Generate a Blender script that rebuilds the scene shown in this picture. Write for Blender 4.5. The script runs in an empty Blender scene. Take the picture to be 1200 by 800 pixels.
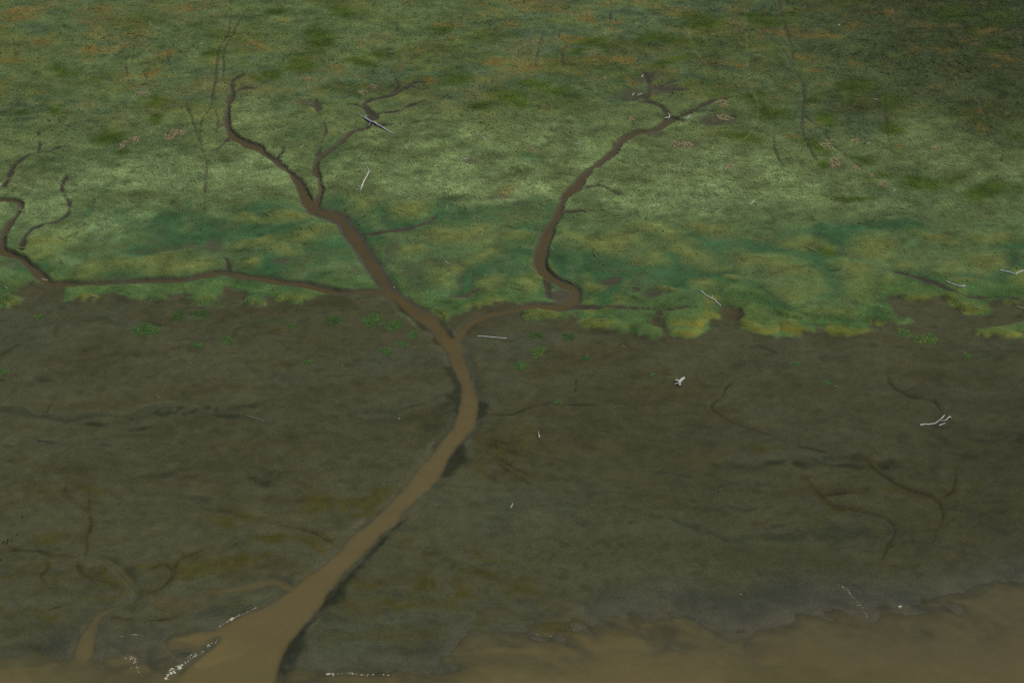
import bpy, math, random
import numpy as np

random.seed(7)
RNG = np.random.default_rng(11)
C = bpy.context.scene.collection
R = math.radians

# ------------------------------------------------------------------ camera geometry
CAM_H, PITCH, TANH = 177.0, R(37.0), math.tan(R(17.0))
CP, SP = math.cos(PITCH), math.sin(PITCH)

def ground_at(px, py, z=0.0):
    """Survey helper: photograph position (1200 x 800) to the map position at height z."""
    u = (px - 600.0) / 600.0 * TANH
    v = (400.0 - py) / 600.0 * TANH
    dx, dy, dz = u, CP + v * SP, -SP + v * CP
    t = (CAM_H - z) / -dz
    return dx * t, dy * t

# ------------------------------------------------------------------ map grid
GX0, GX1, DX = -142.0, 142.0, 0.22
GY0, GY1, DY = 146.0, 398.0, 0.30
xs = np.arange(GX0, GX1 + 1e-6, DX)
ys = np.arange(GY0, GY1 + 1e-6, DY)
NX, NY = len(xs), len(ys)
X = np.broadcast_to(xs[None, :], (NY, NX))
Y = np.broadcast_to(ys[:, None], (NY, NX))

def _w4(f):
    return ((1 - f) ** 3 / 6, (3 * f ** 3 - 6 * f ** 2 + 4) / 6,
            (-3 * f ** 3 + 3 * f ** 2 + 3 * f + 1) / 6, f ** 3 / 6)

def noise(sx, sy, seed, octs=4, gain=0.55):
    rng = np.random.default_rng(seed)
    out = np.zeros((NY, NX)); amp = 1.0
    for _ in range(octs):
        tx = (xs - GX0) / sx + rng.random(); ty = (ys - GY0) / sy + rng.random()
        ix, iy = np.floor(tx).astype(int), np.floor(ty).astype(int)
        fx, fy = tx - ix, ty - iy
        L = rng.standard_normal((iy.max() + 5, ix.max() + 5))
        A = sum(w[:, None] * L[iy + k] for k, w in enumerate(_w4(fy)))
        out += amp * sum(w[None, :] * A[:, ix + k] for k, w in enumerate(_w4(fx)))
        amp *= gain; sx *= 0.5; sy *= 0.5
    return (out - out.mean()) / out.std()

def bil(F, x, y):
    tx = np.clip((np.asarray(x) - GX0) / DX, 0, NX - 1.001)
    ty = np.clip((np.asarray(y) - GY0) / DY, 0, NY - 1.001)
    ix, iy = tx.astype(int), ty.astype(int)
    fx, fy = tx - ix, ty - iy
    if F.ndim == 3: fx, fy = fx[..., None], fy[..., None]
    return (F[iy, ix] * (1 - fx) + F[iy, ix + 1] * fx) * (1 - fy) + \
           (F[iy + 1, ix] * (1 - fx) + F[iy + 1, ix + 1] * fx) * fy

def sst(x, a, b):
    t = np.clip((x - a) / (b - a), 0, 1)
    return t * t * (3 - 2 * t)

def lerp(a, b, t): return a + (b - a) * t

# ------------------------------------------------------------------ shore and base levels
SHORE = [(-150, 786), (0, 785), (15, 782), (50, 781), (65, 775), (85, 767), (97, 757), (112, 755), (132, 758), (165, 768), (182, 775),
         (200, 750), (250, 752), (300, 770), (330, 792), (400, 793), (470, 793), (505, 786), (530, 764), (545, 748), (560, 744),
         (600, 742), (625, 740), (690, 741), (712, 724), (735, 722), (765, 730), (800, 723), (825, 720), (870, 732),
         (900, 719), (930, 713), (960, 705), (1010, 708), (1040, 701), (1075, 709), (1110, 705), (1150, 700), (1170, 684),
         (1200, 690), (1350, 676)]
sw = np.array([ground_at(a, b) for a, b in SHORE])
o = np.argsort(sw[:, 0]); SHX, SHY = sw[o, 0], sw[o, 1]
def base_z(x, y):
    D = y - np.interp(x, SHX, SHY)
    return np.where(D < 95, 0.014 * D, 1.33 + 0.003 * (D - 95))
HG = None
def at(px, py):
    z = 1.0
    for _ in range(5):
        x, y = ground_at(px, py, z)
        z = float(base_z(x, y)) + (0.5 if y > 246 else 0.0) if HG is None else float(bil(HG, x, y))
    return x, y, z
def atw(px, py): return at(px, py)[:2]

nz_w1, nz_w2 = noise(14, 14, 1, 4), noise(14, 14, 2, 4)
WX, WY = nz_w1 * 1.6, nz_w2 * 1.8
nz_edge = noise(2.6, 2.6, 3, 4)

# ------------------------------------------------------------------ distance helpers
def _box(x0, x1, y0, y1):
    a = max(0, int((x0 - GX0) / DX)); b = min(NX, int((x1 - GX0) / DX) + 2)
    c = max(0, int((y0 - GY0) / DY)); d = min(NY, int((y1 - GY0) / DY) + 2)
    return slice(c, max(c, d)), slice(a, max(a, b))

def seg_dist(px, py, p, q):
    dx, dy = q[0] - p[0], q[1] - p[1]
    t = np.clip(((px - p[0]) * dx + (py - p[1]) * dy) / (dx * dx + dy * dy + 1e-9), 0, 1)
    return np.hypot(px - p[0] - t * dx, py - p[1] - t * dy), t

def smooth_line(pts, n=4):
    """Catmull-Rom through points (any number of columns)."""
    P = np.array(pts, float)
    P = np.vstack([2 * P[0] - P[1], P, 2 * P[-1] - P[-2]])
    out = []
    for i in range(1, len(P) - 2):
        for k in range(n):
            t = k / n
            out.append(0.5 * ((2 * P[i]) + (P[i + 1] - P[i - 1]) * t + (2 * P[i - 1] - 5 * P[i] + 4 * P[i + 1] - P[i + 2]) * t * t
                              + (3 * P[i] - P[i - 1] - 3 * P[i + 1] + P[i + 2]) * t ** 3))
    out.append(P[-2]); return np.array(out)

def line_field(F, pts, mpp=0.15, margin=6.0):
    """pts: (px, py, half width px); F = max(F, half width - distance) in metres."""
    s = smooth_line(pts)
    w = [(*atw(a, b), max(0.05, h * mpp)) for a, b, h in s]
    for p, q in zip(w[:-1], w[1:]):
        m = margin + max(p[2], q[2])
        sl = _box(min(p[0], q[0]) - m, max(p[0], q[0]) + m, min(p[1], q[1]) - m, max(p[1], q[1]) + m)
        if F[sl].size == 0: continue
        d, t = seg_dist(X[sl], Y[sl], p, q)
        F[sl] = np.maximum(F[sl], p[2] + (q[2] - p[2]) * t - d)

def poly_field(pts, margin=12.0, n=1, world=False):
    w = [tuple(p) for p in pts] if world else [atw(a, b) for a, b in pts]
    d = np.full((NY, NX), margin); ins = np.zeros((NY, NX), bool)
    for p, q in zip(w, w[1:] + w[:1]):
        y0, y1 = min(p[1], q[1]), max(p[1], q[1])
        r0, r1 = np.searchsorted(ys, y0), np.searchsorted(ys, y1)
        if r1 > r0:
            xc = p[0] + (ys[r0:r1] - p[1]) / (q[1] - p[1]) * (q[0] - p[0])
            ins[r0:r1] ^= xs[None, :] > xc[:, None]
        sl = _box(min(p[0], q[0]) - margin, max(p[0], q[0]) + margin, y0 - margin, y1 + margin)
        if d[sl].size == 0: continue
        dd, _ = seg_dist(X[sl], Y[sl], p, q)
        d[sl] = np.minimum(d[sl], dd)
    return np.where(ins, d, -d)

def patches(lst, soft=(1.25, 0.55), warp=1.0):
    """Mask of irregular elliptical patches; (px, py, rx, ry[, strength])."""
    M = np.zeros((NY, NX))
    for e in lst:
        px, py, rx, ry = e[:4]; st = e[4] if len(e) > 4 else 1.0
        cx, cy = atw(px, py)
        ax = abs(atw(px + rx, py)[0] - cx) + 0.05
        ay = abs(atw(px, py - ry)[1] - atw(px, py + ry)[1]) / 2 + 0.05
        sl = _box(cx - ax * 1.6 - 4, cx + ax * 1.6 + 4, cy - ay * 1.6 - 4, cy + ay * 1.6 + 4)
        if M[sl].size == 0: continue
        k = warp * min(1.0, (ax + ay) / 5)
        r = np.hypot((X[sl] + k * WX[sl] - cx) / ax, (Y[sl] + k * WY[sl] - cy) / ay) + 0.10 * nz_edge[sl]
        M[sl] = np.maximum(M[sl], st * sst(-r, -soft[0], -soft[1]))
    return M

# ------------------------------------------------------------------ survey: creeks
MAIN = [(360, 246), (375, 251), (387, 254), (397, 261), (405, 275), (415, 286), (421, 297), (430, 310), (441, 325), (446, 336),
        (449, 344), (460, 351), (475, 365), (490, 376), (505, 389), (515, 400), (522, 415), (527, 432), (536, 447), (539, 465),
        (536, 480), (527, 500), (517, 512), (505, 530), (490, 550), (472, 572), (443, 601), (420, 620), (405, 632), (397, 641),
        (382, 655), (350, 681), (337, 690), (322, 700), (300, 712), (277, 722), (250, 736), (235, 738), (205, 745), (190, 750),
        (220, 756), (240, 754), (254, 749), (248, 757), (237, 765), (217, 782), (204, 799), (180, 830), (320, 830),
        (326, 795), (332, 772), (340, 752), (355, 736), (365, 725), (375, 710), (382, 700), (392, 684), (410, 666), (430, 646),
        (447, 627), (462, 617), (476, 601), (500, 577), (515, 560), (527, 542), (537, 525), (547, 512), (557, 500), (561, 487),
        (562, 470), (557, 447), (550, 427), (543, 406), (540, 396), (531, 395), (522, 382), (512, 372), (492, 360), (475, 349),
        (460, 335), (450, 317), (440, 302), (430, 287), (422, 274), (414, 264), (405, 251), (390, 244), (376, 243), (366, 238)]
CREEK_R = [(536, 396, 6), (543, 385, 6.5), (552, 377, 6.5), (565, 371, 6.5), (580, 367, 6), (600, 364, 6), (615, 360, 6), (630, 358, 5.5), (645, 360, 5.5),
           (660, 359, 6), (669, 352, 6.5), (674, 343, 6), (671, 336, 5.5), (662, 331, 5.5), (652, 326, 5.5), (643, 321, 6), (636, 315, 6.5),
           (633, 303, 6), (635, 290, 5.5), (640, 275, 5), (647, 260, 5), (654, 251, 4.2), (657, 240, 4.2), (662, 229, 4), (670, 221, 4),
           (678, 213, 4.5), (686, 203, 4), (693, 196, 3.6), (707, 186, 3.6), (718, 177, 4), (727, 166, 3.4), (740, 157, 3.4), (755, 152.5, 3.2),
           (770, 150, 3), (782, 142, 2.6), (790, 137, 2)]
CREEK_L = [(452, 340, 4.5), (435, 339, 4.5), (417, 339, 4.2), (393, 339, 4.2), (370, 335, 4), (350, 330, 3.8), (325, 327, 3.6), (300, 323, 3.6), (270, 318, 3),
           (255, 317, 3), (240, 320, 3), (215, 325, 2.6), (175, 326.5, 2.4), (140, 328, 2.2), (100, 330, 2.2), (60, 330.5, 3.4), (47, 320, 3.2),
           (35, 310, 3), (25, 301, 2.8), (12, 296, 2.8), (1, 292, 3.4), (1, 283, 2.6), (4, 272, 2.2), (10, 260, 2), (20, 249, 2), (25, 238, 2), (19, 232.5, 2), (0, 231.5, 2)]
CREEK_A = [(366, 245, 6), (360, 232, 5), (351, 215, 4.5), (341, 202, 4), (335, 197, 3.6), (322, 186, 3.2), (312, 179, 3), (300, 170, 2.8), (282, 164, 2.2),
           (271, 155, 2.2), (266, 140, 2), (267, 125, 2), (272, 107, 1.8)]
CREEK_B = [(369, 240, 4), (374, 228, 3.4), (377, 218, 3), (373, 205, 2.8), (369, 194, 2.8), (377, 180, 2.8), (392, 170, 2.8), (407, 157, 3), (417, 151, 2.6),
           (430, 149, 1.8)]
GULLIES = [[(430, 129, 1.6), (420, 124, 1), (408, 122, .6)], [(457, 112, 1.6), (466, 100, 1), (462, 93, .6)], [(822, 124, 1.2), (835, 118, .8), (850, 116, .5)], [(757, 117, 1.6), (745, 123, 1), (732, 123, .5)], [(770, 102, 1.6), (784, 96, 1.1), (798, 93, .5)],
    [(760, 90, 1.5), (768, 82, 1), (778, 80, .5)], [(57, 178, 1.2), (70, 172, .8), (80, 172, .5)], [(266, 140, 1.3), (258, 147, .8), (250, 151, .5)], [(480, 100, 1.4), (492, 104, .9), (502, 103, .5)], [(372, 128, 1.2), (362, 122, .8), (352, 121, .5)], [(322, 186, 1.2), (330, 178, .7), (332, 170, .4)],  # muddy, no standing water: (px, py, half width)
    [(430, 149, 1.8), (435, 142, 4.0), (440, 136, 5.5), (430, 129, 3.5), (427, 121, 2), (440, 116, 2), (457, 112, 3), (472, 104, 3.4), (485, 97, 4), (497, 96, 2)],
    [(442, 134, 2.4), (447, 132, 1.8), (465, 130, 1.8), (480, 124, 1.5), (497, 117, 1)],
    [(440, 146, 1.6), (460, 146, 1.6), (480, 144, 1.3), (505, 139, 1)],
    [(370, 115, 1.6), (372, 130, 1.6), (382, 150, 1.6), (376, 168, 2), (372, 185, 2)],
    [(789, 138, 2), (785, 136, 2), (780, 130, 3), (772, 122, 2.6), (757, 117, 2.6), (760, 107, 3), (760, 95, 3), (755, 85, 2)],
    [(760, 102, 3), (785, 104, 3), (805, 104, 2)], [(755, 110, 2), (740, 116, 1.6), (720, 116, 1)],
    [(792, 137, 2), (812, 130, 2), (822, 124, 1)], [(815, 130, 1.4), (835, 130, 1)],
    [(795, 138, 2), (817, 144, 2), (840, 144, 3), (860, 136, 1.5)],
    [(272, 107, 1.6), (287, 102, 2), (300, 103, 2), (310, 95, 1)], [(272, 107, 1.6), (272, 95, 1.5), (285, 86, 1)],
    [(273, 157, 1.5), (257, 172, 1.2), (245, 177, 0.8)],
    [(5, 217, 2), (12, 203, 2), (17, 193, 2.4), (27, 185, 2.2), (42, 179, 2), (59, 178, 1)], [(44, 179, 1.5), (46, 170, 1.5), (44, 155, 1)],
    [(77, 207, 1.4), (72, 222, 1.6), (81, 237, 1.8), (80, 250, 2), (67, 259, 2), (50, 262, 2), (32, 274, 2.2), (25, 292, 2)],
    [(640, 322, 4), (641, 335, 4), (645, 347, 2.5)],
    [(422, 273, 1.8), (440, 272, 1), (470, 268, .8), (500, 260, .6), (512, 250, .4)],
    [(662, 246, 1.8), (690, 246, 1.2), (705, 246, 0.8)], [(688, 217, 1.2), (705, 217, 1.0), (725, 226, .8)],
    [(664, 361, 1.6), (690, 361, 1), (740, 362, .8), (780, 364, .8), (805, 361, .6)],
    [(1240, 362, 1.1), (1200, 356, 1.0), (1170, 347, .9), (1140, 348, .9), (1120, 343, .9), (1100, 333, .7), (1080, 325, .5), (1050, 318, .4)],
    [(268, 318, 2), (267, 308, 1.6), (262, 302, 1.4), (240, 305, 1)],
]
TRAILS = [
    [(270, -40), (270, 0), (270, 20), (267, 40), (257, 55), (254, 75), (252, 95), (249, 110), (247, 125), (237, 140), (234, 155), (236, 172), (241, 187), (242, 205), (239, 230), (240, 245)],
    [(292, 8), (280, 25), (270, 45), (262, 60), (262, 80), (260, 95)], [(249, 107), (272, 105)],
    [(218, 120), (225, 140), (233, 165)], [(250, 125), (255, 140), (253, 155)],
    [(902, 45), (920, 62), (932, 85), (942, 102), (941, 130), (940, 150), (947, 170), (957, 187)],
    [(942, 135), (965, 155), (977, 170), (995, 185), (1012, 197)], [(910, -5), (920, 30), (928, 60), (930, 80)],
    [(1042, -10), (1050, 17), (1050, 32), (1070, 50), (1100, 67), (1120, 87), (1140, 107), (1152, 127), (1160, 152), (1167, 165), (1177, 180)],
    [(1030, 57), (1036, 75)], [(1037, 112), (1037, 132), (1041, 162)], [(637, 35), (631, 57), (627, 77)], [(655, 37), (655, 45)],
    [(716, 0), (715, 27)], [(195, 60), (201, 87)], [(147, 72), (150, 95)], [(465, 15), (465, 37)], [(168, 83), (172, 92)],
    [(995, 0), (1010, 12), (1025, 25)], [(1175, 180), (1172, 190)], [(1115, 67), (1145, 95)], [(75, 30), (78, 60)], [(658, 60), (660, 85)],
    [(15, 45), (18, 65)], [(1190, 10), (1196, 40), (1200, 60)], [(240, 200), (239, 222)], [(905, 150), (908, 175), (918, 195)],
]
PALE_TRAILS = [[(807, 35), (812, 55), (822, 69)], [(872, 5), (874, 30), (877, 85), (879, 100), (887, 118), (887, 142), (875, 160), (852, 172)],
    [(205, 45), (225, 70), (240, 95), (238, 115)], [(120, 105), (145, 130), (175, 150)], [(85, 70), (110, 75), (130, 65), (160, 60)],
    [(285, 40), (300, 55)], [(600, 70), (610, 55), (640, 50)], [(870, 60), (905, 70)], [(215, 55), (230, 60), (225, 80), (212, 95)], [(175, 25), (180, 35)]]
RUNNELS = [  # on the bare mud
    [(562, 481, 2.2), (575, 485, 1.9), (600, 485, 1.7), (620, 477, 1.5), (645, 473, 1.3), (672, 474, 1.2), (700, 474, 1.4), (735, 472, .7)],
    [(675, 443, .6), (673, 458, .6), (655, 468, .6), (648, 471, .6)], [(560, 503, 1), (572, 509, .8), (582, 520, .5)],
    [(861, 447, .8), (851, 454, 1.2), (846, 465, 1.2), (835, 473, 1.4), (836, 480, 1.8), (847, 487, 2), (862, 496, 1.6), (900, 508, 1.6), (925, 518, 2.2), (950, 525, 2.6),
     (975, 531, 2.2), (995, 536, 1.6), (1015, 540, 1.6), (1025, 550, 1.8), (1040, 560, 2), (1060, 572, 1.6), (1085, 579, 1.4), (1097, 586, 1.6), (1105, 600, 1.8), (1103, 612, 2), (1097, 625, 2), (1092, 638, 1.6)],
    [(941, 559, 1.2), (954, 572, 1.6), (967, 585, 1.8), (982, 594, 2), (1010, 599, 1.6), (1032, 604, 1.8), (1045, 613, 2), (1049, 625, 2), (1042, 637, 2), (1034, 655, 1.6)],
    [(967, 580, .8), (987, 577, .8), (1012, 577, .8), (1015, 570, .6)],
    [(1040, 444, .7), (1050, 456, .9), (1070, 465, 1), (1092, 469, 1.2), (1101, 477, 1.5), (1105, 487, 1.3)], [(1057, 459, .5), (1072, 454, .6), (1081, 449, .5)],
    [(1120, 545, 1), (1120, 560, 1.2), (1116, 575, 1.2), (1107, 582, 1)],
    [(104, 572, 1), (104, 597, 1.2), (106, 615, 1.5), (101, 630, 1.6), (100, 647, 2), (82, 652, 2.4), (62, 651, 3), (45, 645, 3), (15, 644, 3)],
    [(115, 716, 1.4), (95, 714, 1.4), (80, 709, 1.2), (65, 711, 1.4), (55, 714, 1)],
    [(165, 696, 1), (187, 690, 1.6), (200, 677, 2), (204, 665, 2), (212, 654, 2), (235, 645, 1.6)], [(200, 666, 1.5), (192, 661, 1.3), (177, 665, 1)],
    [(397, 641, 1.6), (382, 632, 2.4), (362, 622, 2.4), (337, 616, 2)],
    [(130, 722, 1), (160, 726, 1), (200, 724, 1.2), (225, 710, 1)],
    [(75, 460, .6), (60, 472, .8), (55, 482, 1), (45, 488, 1)], [(135, 567, .8), (120, 574, .6)], [(77, 565, .7), (75, 575, .7)], [(222, 558, .4), (235, 556, .5), (242, 553, .5), (245, 550, .4)],
    [(52, 654, 1.5), (56, 664, 1.5), (48, 672, 1.8), (50, 682, 1)], [(90, 655, 1), (93, 668, 1.4), (105, 676, 1.6), (125, 682, 1.6), (145, 690, 1.2)],
]
FILLED = [  # runnels holding water
    [(100, 649, 1.0), (117, 652, 1.2), (135, 662, 1.5), (150, 677, 2), (160, 692, 2.2), (156, 702, 2.4), (142, 710, 2.4), (127, 715, 3), (115, 722, 4), (107, 735, 5), (102, 750, 7), (98, 765, 9)],
    [(175, 711, .6), (190, 706, .8), (232, 700, 1.0), (260, 692, 2.6), (280, 689, 4.5), (300, 684, 5), (322, 681, 5), (342, 690, 5)],
]
MARSH = [(-140, 340), (-60, 362), (0, 365), (12, 362), (18, 352), (10, 344), (22, 338), (38, 333), (50, 331), (66, 334), (72, 345), (80, 352), (100, 351),
         (125, 347), (140, 352), (152, 352), (165, 346), (185, 347), (195, 352), (206, 353), (215, 349), (235, 351), (252, 352), (262, 345), (268, 338),
         (285, 340), (282, 352), (295, 360), (320, 352), (345, 356), (370, 352), (395, 347), (420, 346), (446, 344), (465, 350), (490, 364), (510, 376),
         (524, 381), (533, 375), (545, 370), (560, 365), (580, 361), (600, 358), (605, 366), (618, 374), (650, 373), (662, 366), (676, 366), (685, 375),
         (692, 380), (705, 380), (703, 388), (718, 392), (735, 388), (745, 397), (757, 396), (765, 388), (766, 370), (776, 368), (775, 382), (785, 393), (800, 392), (815, 388),
         (825, 378), (843, 375), (846, 365), (850, 360), (864, 362), (868, 380), (880, 388), (898, 392), (915, 385), (935, 388), (958, 385), (985, 392),
         (1005, 390), (1022, 385), (1030, 375), (1045, 372), (1045, 355), (1040, 350), (1060, 352), (1078, 349), (1095, 347), (1105, 352), (1115, 358),
         (1135, 365), (1150, 367), (1157, 362), (1165, 355), (1185, 358), (1215, 352), (1320, 345)]
mp = [atw(a, b) for a, b in smooth_line(MARSH, 3)] + [(400, 260), (400, 900), (-400, 900), (-400, 250)]
ISLET = [(1140, 390), (1150, 383), (1170, 379), (1200, 375), (1240, 373), (1240, 392), (1200, 391), (1180, 394), (1150, 396)]
ISLET2 = [(1044, 379), (1055, 377), (1064, 372), (1070, 376), (1060, 381), (1050, 383)]

def taper(L_):
    n_ = len(L_)
    return [(a, b_, k * min(1.0, .45 + 2.2 * min(i, n_ - 1 - i) / max(1, n_ - 1))) for i, (a, b_, k) in enumerate(L_)]
nz_edge2 = noise(1.1, 1.1, 4, 3)
sd_main = np.maximum.reduce([poly_field(MAIN, 8.0)])
sd_creek = np.full((NY, NX), -6.0)
for L_, k in ((CREEK_R, .145), (CREEK_L, .145), (CREEK_A, .145), (CREEK_B, .14)): line_field(sd_creek, L_, k)
sd_creek += (0.12 + .08 * sst(ys, 262, 285)[:, None]) * nz_edge + .06 * nz_edge2 + .16 * noise(6, 6, 8, 3) * sst(ys, 262, 285)[:, None]
sd_main_n = sd_main + (0.16 * nz_edge + .05 * nz_edge2) * sst(ys, 150, 172)[:, None]
sd_gul = np.full((NY, NX), -6.0)
for L_ in GULLIES:
    n_ = len(L_); line_field(sd_gul, [(a, b_, k * (1 - .55 * i / (n_ - 1))) for i, (a, b_, k) in enumerate(L_)], .16)
sd_gul += 0.20 * nz_edge + .12 * nz_edge2 + .02
sd_fil = np.full((NY, NX), -6.0)
for L_ in FILLED: line_field(sd_fil, [(a, b_, k * 1.25 + .6) for a, b_, k in L_], .135)
sd_fil += 0.12 * nz_edge
for k_ in range(26):        # fine rills fanning off the outer bank of the bend
    a_ = random.uniform(.15, .95); r0_, L_r = random.uniform(4, 34), random.uniform(10, 44)
    p0 = (556 - 6 * a_ + r0_, 497 + 46 * a_ + r0_ * (.25 + .5 * a_)); sl_ = .18 + .75 * a_ + random.uniform(-.12, .12)
    RUNNELS.append([(p0[0], p0[1], .2), (p0[0] + L_r * .5, p0[1] + L_r * .5 * sl_ + random.uniform(-1, 1), .32), (p0[0] + L_r, p0[1] + L_r * sl_, .1)])
sd_run = np.full((NY, NX), -6.0)
for L_ in RUNNELS: line_field(sd_run, [(a, b_, (k * .95 + .05) * (.72 if a < 420 and b_ > 540 else 1)) for a, b_, k in taper(L_)], .14)
sd_run += 0.08 * nz_edge + .05 * nz_edge2
sd_tr = np.full((NY, NX), -6.0)
for L_ in TRAILS: line_field(sd_tr, [(a, b, .85 * q_ / 1.0) for (a, b, q_) in taper([(a, b, 1.0) for a, b in L_])], .18)
sd_tr += 0.09 * nz_edge + .06 * nz_edge2
sd_pt = np.full((NY, NX), -6.0)
for L_ in PALE_TRAILS: line_field(sd_pt, [(a, b, 0.9) for a, b in L_], .18)
sd_pt += 0.12 * nz_edge

sd_marsh = np.maximum.reduce([poly_field(mp, 14.0, world=True), poly_field(ISLET, 8.0), poly_field(ISLET2, 8.0)])
LOBES = [(100, 345, 26, 7), (150, 345, 18, 8), (195, 348, 15, 6), (235, 346, 27, 6), (8, 354, 12, 9), (300, 350, 17, 9), (345, 350, 28, 7), (395, 343, 22, 6),
         (632, 369, 26, 6), (700, 377, 23, 9), (722, 386, 13, 5), (752, 389, 19, 8), (800, 377, 28, 10), (797, 388, 17, 6), (832, 370, 18, 7), (893, 380, 25, 12), (940, 382, 28, 8),
         (988, 383, 34, 9), (1028, 368, 17, 14), (1075, 345, 27, 6), (1135, 358, 25, 8), (1185, 351, 22, 6), (1168, 386, 30, 7), (500, 368, 26, 9), (560, 358, 26, 7)]
lobe_dome = np.zeros((NY, NX)); lobe_front = np.zeros((NY, NX)); sd_lobe = np.full((NY, NX), -8.0)
for px, py, rx, ry in LOBES:
    cx, cy = atw(px, py); ax = abs(atw(px + rx, py)[0] - cx); ay = abs(atw(px, py - ry)[1] - atw(px, py + ry)[1]) / 2
    sl = _box(cx - ax - 8, cx + ax + 8, cy - ay - 8, cy + ay + 8)
    xx, yy = (X[sl] + .35 * WX[sl] - cx) / ax, (Y[sl] + .3 * WY[sl] - cy) / ay
    r = np.hypot(xx, yy)
    sd_lobe[sl] = np.maximum(sd_lobe[sl], (1 - r) * min(ax, ay))
    dm = np.sqrt(np.clip(1.05 - r * r, 0, 1))
    lobe_front[sl] = np.where(dm > lobe_dome[sl], sst(-yy + .25 * nz_edge[sl], -.45, .75), lobe_front[sl])
    lobe_dome[sl] = np.maximum(lobe_dome[sl], dm)
sd_marsh = np.maximum(sd_marsh - .25, sd_lobe) + 0.16 * noise(5, 4, 6, 3) + 0.12 * nz_edge

# ------------------------------------------------------------------ survey: patches
MOUNDS = [(330, 300, 26, 6), (385, 283, 24, 5), (300, 262, 26, 5), (640, 345, 12, 4), (690, 335, 18, 4), (840, 310, 18, 6), (780, 345, 14, 4), (930, 360, 22, 6), (975, 310, 18, 7), (1040, 330, 18, 6), (1090, 352, 16, 5), (1120, 330, 18, 5), (865, 322, 18, 5), (460, 300, 18, 6), (520, 350, 16, 5), (505, 325, 17, 9), (500, 278, 40, 11), (660, 285, 13, 8), (700, 297, 42, 14), (800, 297, 30, 12), (750, 317, 20, 7), (820, 335, 20, 9),
          (870, 340, 22, 9), (920, 322, 25, 12), (960, 345, 22, 9), (1000, 325, 30, 10), (1020, 300, 30, 14), (1065, 315, 15, 7), (1105, 318, 13, 7),
          (1145, 310, 26, 12), (1070, 342, 26, 8), (1180, 335, 18, 9), (890, 367, 14, 8), (725, 356, 18, 4, .6), (615, 330, 15, 10), (605, 346, 11, 7),
          (60, 272, 36, 16), (92, 305, 30, 10), (160, 303, 46, 8), (215, 309, 32, 7), (285, 308, 15, 5), (22, 322, 13, 7), (345, 262, 30, 7), (365, 290, 34, 7),
          (430, 320, 11, 6), (420, 255, 12, 10), (475, 253, 22, 9), (545, 318, 25, 8), (560, 345, 18, 6), (540, 300, 22, 7), (300, 285, 30, 6), (830, 265, 30, 9), (760, 275, 30, 9),
          (895, 308, 30, 8), (950, 290, 30, 8), (1100, 290, 30, 8), (1160, 285, 30, 8), (590, 300, 22, 9), (10, 350, 10, 7), (1130, 355, 18, 6)]
RIMS = [(590, 352, 22, 6), (560, 360, 15, 4), (630, 371, 22, 5), (720, 386, 16, 5), (750, 391, 14, 6), (800, 388, 20, 5), (835, 372, 20, 5), (892, 386, 18, 6),
        (940, 378, 24, 8), (990, 384, 30, 8), (1038, 362, 9, 10), (1075, 347, 28, 5), (1135, 359, 26, 7), (1185, 352, 18, 5), (90, 348, 18, 4), (150, 347, 20, 4),
        (205, 349, 16, 4), (245, 349, 16, 3.5), (10, 357, 10, 6), (430, 322, 9, 7), (545, 362, 12, 5), (715, 352, 20, 6), (345, 353, 24, 4), (1170, 387, 26, 5), (680, 350, 12, 8), (605, 345, 10, 8)]
BLUEG = [(330, 270, 70, 22), (380, 305, 60, 25), (300, 320, 40, 12), (560, 290, 70, 25), (520, 345, 50, 14), (470, 270, 60, 18), (760, 330, 70, 22), (700, 340, 50, 18), (850, 290, 70, 16),
         (930, 300, 70, 20), (900, 345, 60, 20), (980, 355, 70, 18), (1060, 290, 80, 12), (1090, 330, 60, 18), (1160, 330, 50, 20), (190, 280, 60, 14), (130, 300, 50, 12), (170, 338, 90, 7),
         (20, 330, 35, 12), (45, 285, 18, 10), (590, 260, 60, 12), (340, 345, 60, 8), (1030, 345, 50, 14), (1190, 300, 20, 14), (560, 320, 60, 22), (600, 335, 45, 20), (395, 180, 18, 9, .5), (365, 155, 14, 6, .4), (130, 245, 10, 14),
         (610, 182, 14, 7, .6), (250, 270, 50, 14), (800, 320, 60, 20), (850, 320, 40, 20), (660, 320, 25, 14), (1000, 285, 60, 8)]
PALE = [(60, 230, 80, 30), (170, 220, 80, 30), (290, 195, 60, 35), (310, 140, 40, 22), (490, 220, 60, 25), (560, 190, 80, 35), (600, 240, 60, 18), (680, 240, 40, 20), (760, 230, 80, 28), (700, 190, 50, 25),
        (850, 215, 70, 25), (930, 225, 60, 22), (340, 215, 25, 18), (490, 155, 60, 14), (450, 105 + 18, 20, 7), (790, 195, 60, 14), (560, 150, 60, 14), (430, 205, 40, 18), (640, 160, 50, 16), (800, 142, 20, 6), (660, 140, 40, 14), (1020, 245, 50, 14),
        (520, 255, 60, 12), (100, 270, 60, 20)]
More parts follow.
